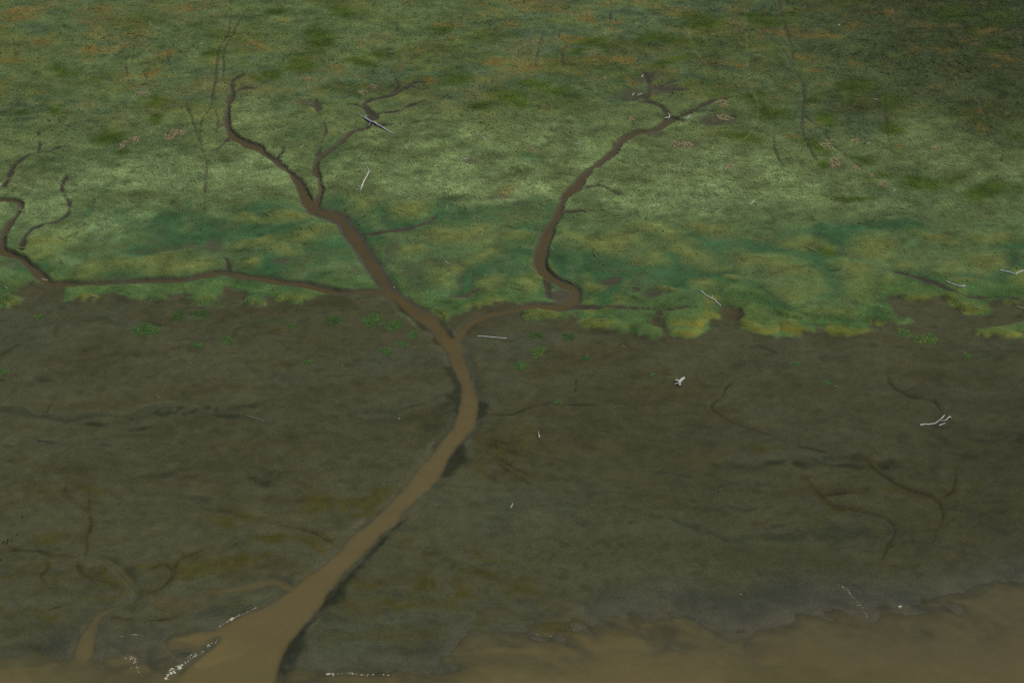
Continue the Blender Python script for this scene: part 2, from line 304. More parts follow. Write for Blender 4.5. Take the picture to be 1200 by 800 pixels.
DARKG = [(345, 70, 32, 10), (370, 50, 22, 12), (400, 15, 20, 16), (315, 85, 16, 6), (545, 92, 24, 12), (590, 112, 26, 10), (560, 122, 14, 5), (420, 65, 22, 5), (125, 165, 22, 11), (70, 130, 13, 6),
         (30, 135, 11, 4), (85, 80, 16, 6), (187, 122, 13, 7), (182, 142, 11, 7), (145, 187, 15, 7), (240, 65, 14, 6), (825, 20, 34, 16), (780, 45, 34, 12), (700, 48, 44, 8), (790, 70, 26, 6), (620, 95, 28, 5),
         (605, 115, 12, 8), (870, 115, 24, 8), (875, 127, 16, 6), (1010, 115, 20, 12), (975, 145, 20, 9), (960, 125, 16, 5), (1060, 140, 28, 5), (1005, 177, 22, 6), (1170, 60, 24, 6), (1145, 40, 26, 10), (955, 190, 12, 5), (1185, 155, 12, 4), (850, 170, 24, 10), (1040, 200, 30, 8), (965, 296, 11, 5), (1060, 125, 18, 8), (1180, 25, 30, 10), (1110, 20, 30, 8), (900, 140, 30, 8), (910, 20, 30, 8),
         (1100, 210, 40, 8), (1160, 230, 40, 8), (990, 230, 30, 6), (680, 60, 22, 5), (330, 15, 20, 5), (940, 175, 24, 7), (650, 100, 30, 5), (445, 57, 22, 5), (500, 30, 14, 5), (300, 95, 14, 5)]
ORANGE = [(20, 15, 13, 5), (15, 28, 15, 5), (132, 13, 10, 4), (235, 10, 10, 5), (280, 58, 10, 5), (55, 55, 11, 5), (20, 70, 15, 4), (60, 105, 13, 4), (165, 100, 17, 6), (160, 87, 10, 4), (190, 85, 9, 5), (145, 93, 7, 3), (185, 100, 9, 5), (115, 60, 10, 4),
          (200, 67, 13, 4), (530, 22, 24, 8), (580, 30, 20, 6), (575, 70, 14, 4), (490, 55, 7, 4), (520, 45, 7, 3), (470, 75, 11, 5), (430, 85, 13, 5), (395, 75, 11, 3), (505, 97, 10, 4), (690, 20, 27, 6), (720, 25, 22, 6), (670, 45, 16, 6), (735, 62, 14, 6), (690, 85, 15, 4), (740, 85, 8, 5), (750, 95, 7, 4),
          (680, 122, 11, 5), (640, 120, 9, 4), (830, 35, 11, 3), (865, 75, 11, 5), (885, 82, 7, 3), (935, 35, 18, 5), (975, 40, 20, 6), (950, 65, 16, 5), (960, 88, 11, 4), (1000, 80, 9, 4), (1040, 20, 16, 5), (1090, 30, 16, 6), (1065, 60, 14, 5), (1130, 50, 17, 5), (1160, 40, 24, 8), (1105, 82, 11, 4), (1170, 80, 11, 4), (1045, 98, 9, 4),
          (1065, 107, 11, 3), (1100, 110, 16, 4), (925, 102, 22, 4), (1145, 132, 11, 4), (1150, 150, 7, 4), (900, 10, 9, 4), (1185, 72, 12, 5), (555, 8, 18, 5), (640, 12, 14, 5), (1100, 60, 14, 4), (580, 228, 12, 7, .8), (257, 265, 8, 4, .6), (1005, 30, 14, 4), (1120, 30, 10, 3), (70, 40, 10, 4), (300, 10, 10, 4), (350, 20, 9, 4), (620, 75, 14, 4), (400, 100, 8, 3), (920, 165, 10, 4), (1050, 165, 10, 4), (765, 110, 6, 3), (845, 100, 10, 3), (90, 20, 10, 4)]
BAREM = [(852, 366, 10, 5, .8), (846, 348, 5, 12, .4), (765, 350, 14, 7), (745, 340, 5, 3), (715, 330, 12, 3.5), (780, 343, 4, 3), (655, 346, 11, 9), (500, 309, 14, 4), (535, 345, 26, 5), (1180, 308, 10, 6), (245, 287, 14, 9, .7), (200, 290, 50, 4, .5), (330, 308, 16, 4, .7), (765, 88, 20, 8, .8), (743, 107, 22, 7, .8), (785, 104, 24, 5, .8), (840, 144, 26, 7, .9),
         (772, 157, 12, 6, .8), (800, 170, 16, 5, .8), (455, 103, 24, 6, .7), (371, 118, 16, 5, .7), (604, 241, 10, 5, .7), (575, 232, 25, 4, .5), (1028, 351, 8, 3, .7), (1020, 340, 5, 6, .6), (995, 352, 6, 4, .6), (1175, 350, 24, 4, .6), (540, 375, 14, 4, .8), (683, 98, 6, 3, .8), (265, 345, 10, 8), (530, 330, 5, 12, .5), (210, 150, 9, 4, .7), (199, 160, 9, 4, .7), (157, 164, 7, 4, .7), (978, 191, 8, 6, .6), (545, 187, 16, 5, .6), (450, 296, 10, 14, .5), (478, 325, 14, 16, .5), (415, 320, 16, 5, .4),
         (875, 205, 20, 4, .3), (530, 310, 4, 6, .5), (20, 300, 20, 6, .4), (120, 320, 40, 4, .4), (450, 260, 8, 6, .4)]
ALGAE = [(40, 640, 45, 9), (75, 645, 14, 5), (60, 610, 10, 6), (140, 680, 40, 12), (120, 665, 30, 6), (160, 655, 22, 6), (200, 640, 32, 12), (255, 650, 22, 7), (285, 622, 25, 7), (245, 610, 8, 8), (345, 620, 26, 8), (380, 632, 18, 5), (45, 730, 26, 8), (10, 715, 12, 8), (70, 732, 16, 6),
         (240, 720, 10, 3), (130, 712, 20, 4), (175, 717, 30, 4), (230, 683, 14, 7), (390, 560, 14, 14), (345, 575, 20, 8), (420, 567, 18, 4), (450, 660, 24, 20, .6), (480, 640, 22, 10, .6), (430, 690, 25, 12, .6), (520, 685, 26, 8), (560, 670, 45, 5), (480, 697, 30, 5), (560, 700, 40, 6), (640, 705, 50, 9), (680, 725, 36, 10), (620, 690, 30, 8),
         (520, 735, 24, 8, .7), (370, 713, 10, 10, .7), (590, 520, 30, 20, .35), (640, 540, 34, 6, .4), (700, 555, 40, 10, .3), (610, 530, 14, 5, .6), (585, 535, 10, 14, .6), (545, 555, 10, 8, .5), (590, 580, 22, 8, .45), (100, 565, 25, 7, .7), (265, 590, 16, 8, .7), (440, 745, 60, 14, .5), (560, 755, 30, 6, .5), (960, 525, 30, 6, .6), (1035, 563, 20, 5, .5), (1000, 595, 30, 5, .5), (325, 425, 30, 6, .7), (350, 410, 14, 5, .6),
         (740, 430, 14, 7, .3), (490, 565, 16, 4, .5), (790, 560, 40, 8, .2), (1150, 578, 12, 5, .45), (1130, 520, 50, 6, .3)]
DARKM = [(60, 350, 6, 16, .8), (63, 375, 5, 20, .7), (505, 490, 30, 16, .8), (518, 470, 12, 26, .7), (210, 487, 55, 6), (250, 497, 40, 4), (170, 500, 14, 3), (120, 492, 20, 3), (280, 483, 25, 5), (310, 545, 22, 7), (300, 558, 16, 4), (60, 515, 12, 2.5), (200, 552, 60, 5, .7), (60, 548, 30, 6, .5), (240, 595, 40, 6, .7), (270, 635, 14, 6, .5), (960, 548, 60, 4), (990, 535, 18, 4), (1035, 547, 14, 6), (1140, 537, 24, 8, .8), (1190, 530, 10, 10, .8), (1110, 465, 14, 4, .5),
         (1095, 500, 20, 6, .5), (540, 455, 5, 18), (535, 538, 10, 9), (430, 655, 12, 8, .6), (405, 690, 14, 10), (395, 705, 10, 8), (480, 430, 14, 20, .5), (520, 510, 20, 16, .7), (500, 500, 26, 12, .7), (475, 490, 30, 8, .5), (420, 495, 60, 5, .5), (100, 372, 40, 4, .5), (175, 370, 20, 5, .6), (15, 412, 14, 7, .5), (60, 440, 12, 4, .7), (20, 450, 16, 3, .6), (105, 421, 16, 5, .5), (50, 735, 40, 20, .5), (60, 765, 50, 10, .8), (190, 745, 60, 8, .6), (220, 765, 30, 10, .8), (200, 785, 26, 8, .8),
         (345, 745, 10, 20, .8), (330, 780, 8, 14, .7), (440, 785, 60, 8, .4), (535, 755, 30, 5, .8), (520, 778, 30, 8, .7), (960, 688, 60, 10, .8), (1050, 690, 60, 10, .8), (1120, 690, 40, 10, .8), (880, 720, 20, 12, .8), (650, 755, 40, 10, .6), (1180, 665, 40, 8, .5), (845, 575, 5, 2, .8), (1160, 470, 40, 14, .3), (900, 650, 120, 20, .35), (700, 640, 120, 15, .3), (405, 705, 12, 8, .6)]
BLUEM = [(520, 420, 14, 40, .9), (500, 440, 22, 30, .7), (440, 430, 30, 30, .5), (340, 440, 40, 20, .5), (540, 500, 12, 30, .6), (480, 590, 16, 10, .7), (330, 700, 22, 10, .9), (300, 705, 30, 8, .8), (250, 735, 40, 8, .8), (130, 365, 70, 12, .8), (30, 352, 40, 14, .6), (20, 400, 50, 30, .5), (600, 400, 50, 30, .6), (580, 440, 25, 40, .6), (580, 590, 60, 20, .5), (520, 620, 50, 20, .5),
         (170, 690, 30, 10, .6), (70, 700, 40, 12, .6), (60, 670, 40, 10, .4), (210, 690, 30, 8, .5), (340, 735, 20, 10, .6), (420, 765, 70, 14, .7), (470, 720, 60, 10, .5), (400, 620, 40, 10, .4), (290, 640, 50, 10, .5), (330, 655, 60, 12, .6), (950, 540, 50, 8, .5), (560, 385, 30, 6, .6), (830, 690, 90, 14, .4), (670, 580, 40, 12, .3), (900, 495, 60, 12, .3)]

m_mound, m_rim = patches(MOUNDS, (1.6, 0.15), 1.3), patches(RIMS, (1.6, .2), 2.0)
m_blue, m_pale = patches(BLUEG, (1.6, .45), 2.0), patches(PALE, (1.35, .4), 2)
m_dark, m_oran, m_bare = patches(DARKG, (1.4, .25), 1.2), patches(ORANGE, (1.45, .2), 1.0), patches(BAREM, (1.3, .5), .7)
m_alg, m_dkm, m_blm = patches(ALGAE, (1.75, .2), 2.8), patches(DARKM, (1.4, .3), 1.3), patches(BLUEM, (1.5, .3), 2)

# ------------------------------------------------------------------ heights
D = Y - np.interp(xs, SHX, SHY)[None, :]
base = base_z(X, Y)
WAT = np.maximum(0.0, base - 0.24)
nz_a, nz_b = noise(22, 9, 20, 5), noise(7, 3.2, 21, 5)
wisp = bil(noise(9, 5, 22, 5, .6), X + 4 * nz_w2, Y + 3 * nz_w1)
def rotated_noise(sx, sy, ang_, seed, octs=4):
    F = noise(sx, sy, seed, octs, .6); ca, sa = math.cos(ang_), math.sin(ang_); cx_, cy_ = 0.0, 272.0
    u_ = (X - cx_) * ca + (Y - cy_) * sa; v_ = -(X - cx_) * sa + (Y - cy_) * ca
    span_x, span_y = GX1 - GX0, GY1 - GY0      # mirror-fold so the turned field covers the whole map
    u_ = GX0 + np.abs(np.mod(u_ - GX0, 2 * span_x) - span_x); v_ = GY0 + np.abs(np.mod(v_ + cy_ - GY0, 2 * span_y) - span_y)
    return bil(F, u_, v_)
wisp2 = rotated_noise(7, 1.3, -.75, 23, 4)
mud_h = base + 0.045 * nz_a * sst(D, 4, 16) + 0.016 * nz_b * sst(D, 0, 6)
near = 1 - sst(np.abs(D), 3, 14)
mud_h += near * (lerp(.055, .030, sst(D, -3, 3)) * wisp + 0.008 * nz_b + .008 * wisp2 + .012)
mud_h = np.where(D < 0, np.minimum(mud_h, base * 0.5 + 0.060 * wisp + .022 * wisp2 + .01 * nz_edge - 0.012), mud_h)
# bars and shallows round the creek mouth
mud_h += 0.16 * patches([(226, 764, 22, 9, 1.6), (200, 784, 20, 12, 1.6), (244, 753, 11, 5, 1.5), (190, 770, 14, 12, 1.3), (150, 738, 50, 9, .5), (60, 764, 50, 9, .6), (440, 770, 90, 14, .6), (345, 770, 14, 18, .5), (520, 775, 30, 8, .6)], (1.4, .4))
mud_h -= 0.10 * patches([(140, 774, 22, 8), (165, 788, 16, 6), (228, 748, 16, 3), (600, 752, 30, 5, .6)], (1.4, .4))
mtrans = sst(sd_marsh, -0.35, 1.3)
bankfall = sst(-np.maximum(sd_creek, sd_main), .3, 5.0)
mplat = (0.30 * sst(sd_marsh, -0.5, 0.9) + 0.16 * sst(sd_marsh, 1, 6)) * (.45 + .55 * bankfall)
tuss = noise(1.5, 1.5, 31, 3)
marsh_h = mud_h + mplat + mtrans * (0.26 * m_mound + 0.14 * m_rim + 0.32 * lobe_dome + 0.04 * noise(6, 5, 30, 4) + 0.015 * tuss * (1 - .7 * m_blue) - 0.15 * m_bare
                                    - 0.10 * m_blue * (1 - m_mound))
h = marsh_h
h = h - 0.10 * sst(sd_tr, -0.45, 0.05) * mtrans
h = h - 0.20 * sst(sd_gul, -0.7, 0.45)
h = h - (0.07 * sst(sd_run, -0.35, 0.2)) * (1 - mtrans * .5)
def carve(h, sd, out, ins, depth):
    low = np.minimum(h, WAT + 0.02)
    h2 = lerp(h, low, sst(sd, -out, 0.0) ** 1.3)
    return np.where(sd > 0, np.minimum(h2, WAT - depth * sst(sd, -0.02, ins)), h2)
h = carve(h, sd_creek, 0.8, 0.7, 0.45)
h = carve(h, sd_main_n, 1.7, 1.6, 0.6)
h = carve(h, sd_fil, 0.7, 0.8, 0.13)
HG = h
depth = WAT - h

# ------------------------------------------------------------------ albedo map
ALB = 1.0
def c(r, g, b):
    v = np.array([r, g, b]) / 255.0
    return np.where(v <= .04045, v / 12.92, ((v + .055) / 1.055) ** 2.4) * ALB
def mix(A, col, m): return A + (np.asarray(col) - A) * np.clip(m, 0, 1)[..., None]
n1, n2, n3, n4 = noise(30, 16, 40, 5), noise(9, 6, 41, 5), noise(3, 2, 42, 4), noise(1.2, .9, 43, 3)
streak = bil(noise(16, 2.2, 44, 5, .6), X + 3 * nz_w2, Y + 2.2 * nz_w1)
speck = noise(0.9, 0.7, 45, 2)
mud = np.empty((NY, NX, 3)); mud[:] = c(76, 77, 57)
mud = mix(mud, c(65, 64, 45), .6 * sst(n1 + .5 * streak, -.2, 1.8))
mud = mix(mud, c(75, 72, 48), .5 * sst(-n1 + .6 * n2, .1, 2.0))
mud = mix(mud, c(72, 78, 60), .4 * sst(n2 - .5 * n1 + .3 * streak, .5, 2.2))
mud = mix(mud, c(71, 76, 60), .7 * m_blm)
mud = mix(mud, c(75, 70, 40), .4 * sst(streak + .5 * n3, .9, 2.4))
mud = mix(mud, c(50, 56, 43), .6 * sst(-streak + .6 * speck, 1.1, 2.4))
mud = mix(mud, c(54, 57, 42), .7 * m_dkm * sst(n3 + .7 * n4 + .6 * streak, -1.6, .8))
mud = mix(mud, c(40, 46, 31), .7 * m_dkm * sst(n4 + 1.1 * speck + .4 * streak, .2, 1.3))
mud = mix(mud, c(72, 69, 31), .85 * m_alg * sst(.7 * streak + .7 * n3 + .5 * n2 + .3 * n4, -1.7, .5))
mud = mix(mud, c(58, 60, 30), .5 * m_alg * sst(n3 + n4, .6, 2.0))
mud = mix(mud, c(56, 58, 49), .65 * (1 - sst(np.abs(D - 1.5), 1.5, 7)) * sst(wisp, -1.0, .8))
mud = mix(mud, c(68, 64, 34), .6 * sst(sd_run, -1.2, -.1) * sst(n3 + streak, -.8, .8) * sst(-D, -60, -25))
mud = mix(mud, c(44, 43, 26), .72 * sst(sd_run, -.14, .14))
mud = mix(mud, c(80, 74, 44), .6 * sst(sd_run, .14, .34) * sst(-D, -45, -20))
bank = sst(np.maximum(sd_main_n, sd_fil), -2.2, -.2)
mud = mix(mud, c(70, 72, 55), .25 * bank)
mud = mix(mud, c(88, 88, 72), .5 * sst(sd_main_n, -1.5, -.9) * (1 - sst(sd_main_n, -.8, -.5)) * sst(n2 - nz_edge * .4, -.3, .9))  # lit edge of the bank painted as a pale line
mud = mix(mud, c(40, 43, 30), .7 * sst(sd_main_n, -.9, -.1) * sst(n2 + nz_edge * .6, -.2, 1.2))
flow = rotated_noise(9, .8, -.45, 46, 4)
bank_dark = np.full((NY, NX), -6.0)
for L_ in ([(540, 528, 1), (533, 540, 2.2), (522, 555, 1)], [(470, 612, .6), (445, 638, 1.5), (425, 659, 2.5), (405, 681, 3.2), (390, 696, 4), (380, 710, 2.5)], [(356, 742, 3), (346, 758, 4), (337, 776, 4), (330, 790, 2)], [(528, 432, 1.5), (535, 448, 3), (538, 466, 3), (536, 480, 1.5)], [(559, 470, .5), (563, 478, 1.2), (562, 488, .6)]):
    line_field(bank_dark, L_, .15)
mud = mix(mud, c(36, 41, 27), .8 * sst(bank_dark + .35 * n3 + .2 * n4, -1.1, .3))  # darker band along stretches of the main channel banks
mud = mix(mud, c(60, 58, 38), .35 * sst(flow + .4 * streak, .9, 2.4) * patches([(600, 540, 60, 40), (470, 740, 90, 50), (560, 690, 100, 40), (990, 700, 140, 25)], (1.5, .5)))
mud = mix(mud, c(80, 76, 54), .18 * sst(-flow + .3 * n4, 1.1, 2.4))
mud = mix(mud, c(82, 76, 50), .7 * patches([(205, 708, 24, 6), (245, 693, 18, 3), (60, 645, 50, 5, .5)], (1.3, .5)))
mud *= np.array([1.01, 1.0, .91])
mud = mix(mud, c(60, 84, 42), .75 * patches([(170, 386, 21, 5.5), (45, 371, 6, 3), (210, 369, 11, 5), (237, 367, 14, 4), (232, 404, 7, 3.5), (267, 399, 8, 4), (361, 424, 7, 2.5), (436, 375, 13, 7), (462, 381, 12, 6), (484, 392, 7, 4), (451, 411, 8, 4), (470, 403, 7, 3.5), (390, 376, 14, 5, .6), (342, 381, 8, 3, .6), (630, 412, 10, 6), (609, 429, 9, 5), (686, 420, 6, 3, .6), (1086, 397, 14, 6), (1060, 390, 10, 5), (1134, 417, 5, 3), (6, 436, 6, 3), (667, 394, 10, 4, .6), (628, 393, 11, 4, .6), (300, 370, 30, 5, .4)], (1.4, .3), .6))
mud *= (1 - .30 * sst(X, -5, 95) * sst(-D, -85, -25))[..., None]  # light falloff towards the east painted into the mud
mud = mix(mud, c(80, 76, 54), .55 * (1 - sst(D + 1.5 * wisp, -1, 5)) * sst(wisp + wisp2, -1.2, .8))
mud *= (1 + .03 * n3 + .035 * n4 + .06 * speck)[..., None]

far = sst(Y + 5 * n2, 290, 330)
veg = np.empty((NY, NX, 3)); veg[:] = c(92, 106, 64)
veg = mix(veg, c(90, 106, 64), far)
veg = mix(veg, c(72, 92, 60), .5 * sst(n1 + .5 * n2, .3, 1.6))
veg = mix(veg, c(109, 127, 80), .85 * m_pale * (1 - .4 * sst(X, 10, 75)) * sst(n2 + .6 * n3, -1.8, .7))
veg = mix(veg, c(88, 96, 46), .6 * far * sst(n2 + n3 * .5, .0, 1.4))
veg = mix(veg, c(96, 86, 46), .6 * far * sst(-n2 + .8 * n3 + .4 * n1 + .4 * n4, .7, 2.2))
veg = mix(veg, c(84, 104, 76), .4 * far * sst(n1 - .6 * n3 + .5 * n4, .5, 2.0))
low = 1 - sst(sd_marsh, 2.0, 9.0)
rightd = far * sst(X, 25, 110)  # darker far east: olive plants plus light falloff painted into the colour
blot, blot2 = noise(11, 7, 47, 3), noise(10, 6, 48, 3)
veg = mix(veg, c(62, 72, 43), .7 * rightd)
veg = mix(veg, c(70, 82, 34), .6 * far * sst(blot + .25 * n4, .5, 1.7))
veg = mix(veg, c(92, 78, 42), .5 * far * (.5 + .5 * sst(X, 0, 60)) * sst(blot2 + .4 * n4, .8, 1.9))
veg *= (1 - .13 * rightd)[..., None]
band = (1 - sst(Y + 4 * n2, 262, 282)) * sst(sd_marsh, 1.0, 5.0) * (1 - .5 * low)
m_blue = np.maximum(m_blue, .5 * band) * sst(n2 + n3 * .5 + .4 * n4, -3.4, .0)
veg = mix(veg, c(53, 84, 52), .93 * m_blue)
veg = mix(veg, c(62, 94, 56), .4 * m_blue * sst(n2 - n3 * .3, .5, 1.8))
veg = mix(veg, c(106, 114, 60), (.9 - .1 * sst(X, 10, 60)) * m_mound * (1 - .35 * sst(n3, -.5, 1.5)))
veg = mix(veg, c(63, 80, 25), .9 * m_dark)
veg = mix(veg, c(99, 86, 42), .88 * m_oran * sst(n3 + .9 * n4 + .5 * speck, -1.4, 1.2))
veg = mix(veg, c(62, 92, 48), .6 * low)
rim = sst(sd_marsh, -.1, .6) * (1 - sst(sd_marsh - 2.5 * sst(X, 10, 40), 2.0, 6.0)) * (1 - sst(Y, 268, 276)) * sst(n2 + .6 * n3, -1.6 - sst(X, 10, 40), .3)
veg = mix(veg, c(98, 106, 46), (.12 + .3 * m_rim) * rim)
veg = mix(veg, c(114, 110, 44), (.40 + .25 * sst(X, 5, 30)) * lobe_front * sst(lobe_dome, .05, .4) * sst(n2 + .5 * n3, -2.0, .4))
veg = mix(veg, c(108, 108, 48), .4 * m_rim * sst(n3 + n2 + .6 * n4, -1.6, 1.4))
veg = mix(veg, c(50, 60, 36), .3 * rightd * sst(n2 + n1, -2.5, 1))
veg = mix(veg, c(118, 128, 88), .28 * sst(sd_pt, -.35, .1))
veg *= (1.10 + .08 * n3 + .08 * n4 + .04 * speck)[..., None]
vegm = sst(sd_marsh + .35 * nz_edge + .2 * n4, -.35, .5)
vegm = vegm * (1 - m_bare * sst(n3 + .8 * n4, -1.9, .2))
vegm = vegm * (1 - .8 * sst(sd_tr, -.20, .06)) * (1 - sst(sd_gul, -.50, .05)) * (1 - sst(sd_creek, -.75, -.2)) * (1 - sst(sd_main, -.95, -.25))
marshmud = np.empty((NY, NX, 3)); marshmud[:] = c(72, 71, 55)
marshmud = mix(marshmud, c(64, 63, 50), sst(np.maximum(sd_gul, sd_tr), -.3, .1))
marshmud = mix(marshmud, c(76, 73, 54), sst(sd_creek, -.7, -.1))
marshmud = mix(marshmud, c(84, 82, 66), .4 * sst(n3, .2, 1.6))
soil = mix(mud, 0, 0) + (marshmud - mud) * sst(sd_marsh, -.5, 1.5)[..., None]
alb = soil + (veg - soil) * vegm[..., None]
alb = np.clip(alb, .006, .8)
wet = np.clip(sst(-h + WAT, -.25, .0) * .45 + .35 * m_blm + .5 * (1 - sst(np.abs(D), 1, 8)), 0, 1) * (1 - vegm)

# ------------------------------------------------------------------ mesh helpers
def ext(a, n, first, grow):
    st = first * grow ** np.arange(n)
    lo = a[0] - np.cumsum(st)[::-1]; hi = a[-1] + np.cumsum(st)
    return np.concatenate([lo, a, hi])
PAD = 16
def pad(F):
    P = np.pad(F, [(PAD, PAD), (PAD, PAD)] + [(0, 0)] * (F.ndim - 2), mode='edge')
    rg = np.random.default_rng(5); m = P[-PAD - 60:-PAD].mean(axis=(0, 1))
    for k in range(PAD):       # far marsh: even out into broad patches
        row = P[-PAD + k]; n_ = np.repeat(rg.normal(0, .10, row.shape[0] // 24 + 1), 24)[:row.shape[0]]
        n_ = np.convolve(n_, np.ones(31) / 31, 'same'); n_ = n_ if F.ndim == 2 else n_[:, None]
        P[-PAD + k] = lerp(row, m * .88 * (1 + (n_ if F.ndim == 3 else 0)), min(1, (k + 1) / 4)) if F.ndim == 3 else lerp(row, m, min(1, (k + 1) / 4))
    return P
exs, eys = ext(xs, PAD, .6, 1.62), ext(ys, PAD, .8, 1.62)

def link(name, me, mat=None, parent=None):
    ob = bpy.data.objects.new(name, me); C.objects.link(ob)
    if mat: me.materials.append(mat)
    if parent: ob.parent = parent
    return ob
def np_mesh(name, co, faces, k):
    me = bpy.data.meshes.new(name)
    nf = len(faces)
    me.vertices.add(len(co)); me.vertices.foreach_set('co', np.ascontiguousarray(co, np.float32).ravel())
    me.loops.add(nf * k); me.loops.foreach_set('vertex_index', np.ascontiguousarray(faces, np.int32).ravel())
    me.polygons.add(nf); me.polygons.foreach_set('loop_start', np.arange(0, nf * k, k, dtype=np.int32))
    me.update(calc_edges=True)
    return me
def fcol(me, name, arr):
    a = me.attributes.new(name, 'FLOAT_COLOR', 'POINT')
    v = np.ones((len(arr), 4), np.float32); v[:, :3] = arr
    a.data.foreach_set('color', v.ravel())
def fval(me, name, arr):
    a = me.attributes.new(name, 'FLOAT', 'POINT'); a.data.foreach_set('value', np.ascontiguousarray(arr, np.float32).ravel())
def tag(ob, label=None, cat=None, group=None, kind=None):
    if label: ob['label'] = label
    if cat: ob['category'] = cat
    if group: ob['group'] = group
    if kind: ob['kind'] = kind
    return ob

# ------------------------------------------------------------------ materials
def newmat(name):
    m = bpy.data.materials.new(name); m.use_nodes = True
    nt = m.node_tree; nt.nodes.clear()
    out = nt.nodes.new('ShaderNodeOutputMaterial'); b = nt.nodes.new('ShaderNodeBsdfPrincipled')
    nt.links.new(b.outputs[0], out.inputs[0])
    return m, nt, b, out
def N(nt, t, **kw):
    n = nt.nodes.new(t)
    for k, v in kw.items():
        if k in n.inputs: n.inputs[k].default_value = v
        else: setattr(n, k, v)
    return n
def math_n(nt, op, a, b=None):
    n = nt.nodes.new('ShaderNodeMath'); n.operation = op
    for i, v in enumerate((a, b)):
        if v is None: continue
        if isinstance(v, (int, float)): n.inputs[i].default_value = v
        else: nt.links.new(v, n.inputs[i])
    return n.outputs[0]
def noise_n(nt, scale, vec=None, detail=4.0, rough=.6):
    n = N(nt, 'ShaderNodeTexNoise', Scale=scale, Detail=detail, Roughness=rough)
    if vec is not None: nt.links.new(vec, n.inputs['Vector'])
    return n.outputs['Fac']
def scale_col(nt, col, fac):
    m = N(nt, 'ShaderNodeVectorMath', operation='SCALE')
    nt.links.new(col, m.inputs[0]); nt.links.new(fac, m.inputs['Scale'])
    return m.outputs[0]
def maprange(nt, v, a, b, c_, d):
    n = N(nt, 'ShaderNodeMapRange'); nt.links.new(v, n.inputs[0])
    for i, q in enumerate((a, b, c_, d)): n.inputs[i + 1].default_value = q
    return n.outputs[0]

m_ground, nt, b, _ = newmat('marsh_ground')
tc = N(nt, 'ShaderNodeTexCoord'); at_c = N(nt, 'ShaderNodeAttribute', attribute_name='albedo'); at_w = N(nt, 'ShaderNodeAttribute', attribute_name='wet')
obv = tc.outputs['Object']
mp_ = N(nt, 'ShaderNodeMapping'); mp_.inputs['Scale'].default_value = (.35, 1.4, 1); nt.links.new(obv, mp_.inputs[0])
fine = noise_n(nt, 2.4, obv, 5, .75); mid = noise_n(nt, .5, mp_.outputs[0], 6, .7); grain = noise_n(nt, 4.5, obv, 3, .8)
f = math_n(nt, 'MULTIPLY', maprange(nt, fine, .25, .75, .78, 1.22), maprange(nt, mid, .25, .75, .92, 1.08))
f = math_n(nt, 'MULTIPLY', f, maprange(nt, grain, .25, .75, .76, 1.24))
nt.links.new(scale_col(nt, at_c.outputs['Color'], f), b.inputs['Base Color'])
nt.links.new(maprange(nt, at_w.outputs['Fac'], 0, 1, .9, .55), b.inputs['Roughness'])
nt.links.new(maprange(nt, at_w.outputs['Fac'], 0, 1, .08, .22), b.inputs['Specular IOR Level'])
bp = N(nt, 'ShaderNodeBump', Strength=.55, Distance=.12)
nt.links.new(math_n(nt, 'ADD', fine, math_n(nt, 'MULTIPLY', mid, .5)), bp.inputs['Height']); nt.links.new(bp.outputs[0], b.inputs['Normal'])

m_water, nt, b, out = newmat('muddy_water')
at_c = N(nt, 'ShaderNodeAttribute', attribute_name='albedo')
tc = N(nt, 'ShaderNodeTexCoord')
mp_ = N(nt, 'ShaderNodeMapping'); mp_.inputs['Scale'].default_value = (.5, 1.2, 1); mp_.inputs['Rotation'].default_value = (0, 0, .35); nt.links.new(tc.outputs['Object'], mp_.inputs[0])
w1 = noise_n(nt, .22, mp_.outputs[0], 5, .55); w2 = noise_n(nt, 1.6, mp_.outputs[0], 4, .6)
nt.links.new(scale_col(nt, at_c.outputs['Color'], math_n(nt, 'MULTIPLY', maprange(nt, w1, .25, .75, .93, 1.07), maprange(nt, w2, .25, .75, .96, 1.04))), b.inputs['Base Color'])
b.inputs['Roughness'].default_value = .22; b.inputs['IOR'].default_value = 1.33; b.inputs['Specular IOR Level'].default_value = .28
bp = N(nt, 'ShaderNodeBump', Strength=.35, Distance=.06); nt.links.new(w2, bp.inputs['Height']); nt.links.new(bp.outputs[0], b.inputs['Normal'])

m_grass, nt, b, _ = newmat('grass_blades')
at_c = N(nt, 'ShaderNodeAttribute', attribute_name='albedo')
nt.links.new(at_c.outputs['Color'], b.inputs['Base Color']); b.inputs['Roughness'].default_value = .8; b.inputs['Specular IOR Level'].default_value = .15

def wood(name, light, dark):
    m, nt, b, _ = newmat(name)
    tc = N(nt, 'ShaderNodeTexCoord')
    n_ = noise_n(nt, 5.0, tc.outputs['Object'], 5, .7); n2_ = noise_n(nt, 1.1, tc.outputs['Object'], 3, .6)
    r = N(nt, 'ShaderNodeValToRGB'); r.color_ramp.elements[0].position = .34; r.color_ramp.elements[1].position = .60
    r.color_ramp.elements[0].color = (*dark, 1); r.color_ramp.elements[1].color = (*light, 1)
    nt.links.new(math_n(nt, 'ADD', math_n(nt, 'MULTIPLY', n_, .6), math_n(nt, 'MULTIPLY', n2_, .4)), r.inputs[0])
    nt.links.new(r.outputs[0], b.inputs['Base Color']); b.inputs['Roughness'].default_value = .85
    bp = N(nt, 'ShaderNodeBump', Strength=.6, Distance=.03); nt.links.new(n_, bp.inputs['Height']); nt.links.new(bp.outputs[0], b.inputs['Normal'])
    return m
W_WHITE = wood('bleached_wood', (.62, .60, .54), (.30, .28, .23))
W_GREY = wood('silver_grey_wood', (.55, .58, .57), (.22, .24, .23))
W_TAN = wood('weathered_wood', (.36, .32, .23), (.15, .13, .09))
W_DARK = wood('rotten_wood', (.10, .09, .07), (.03, .03, .02))
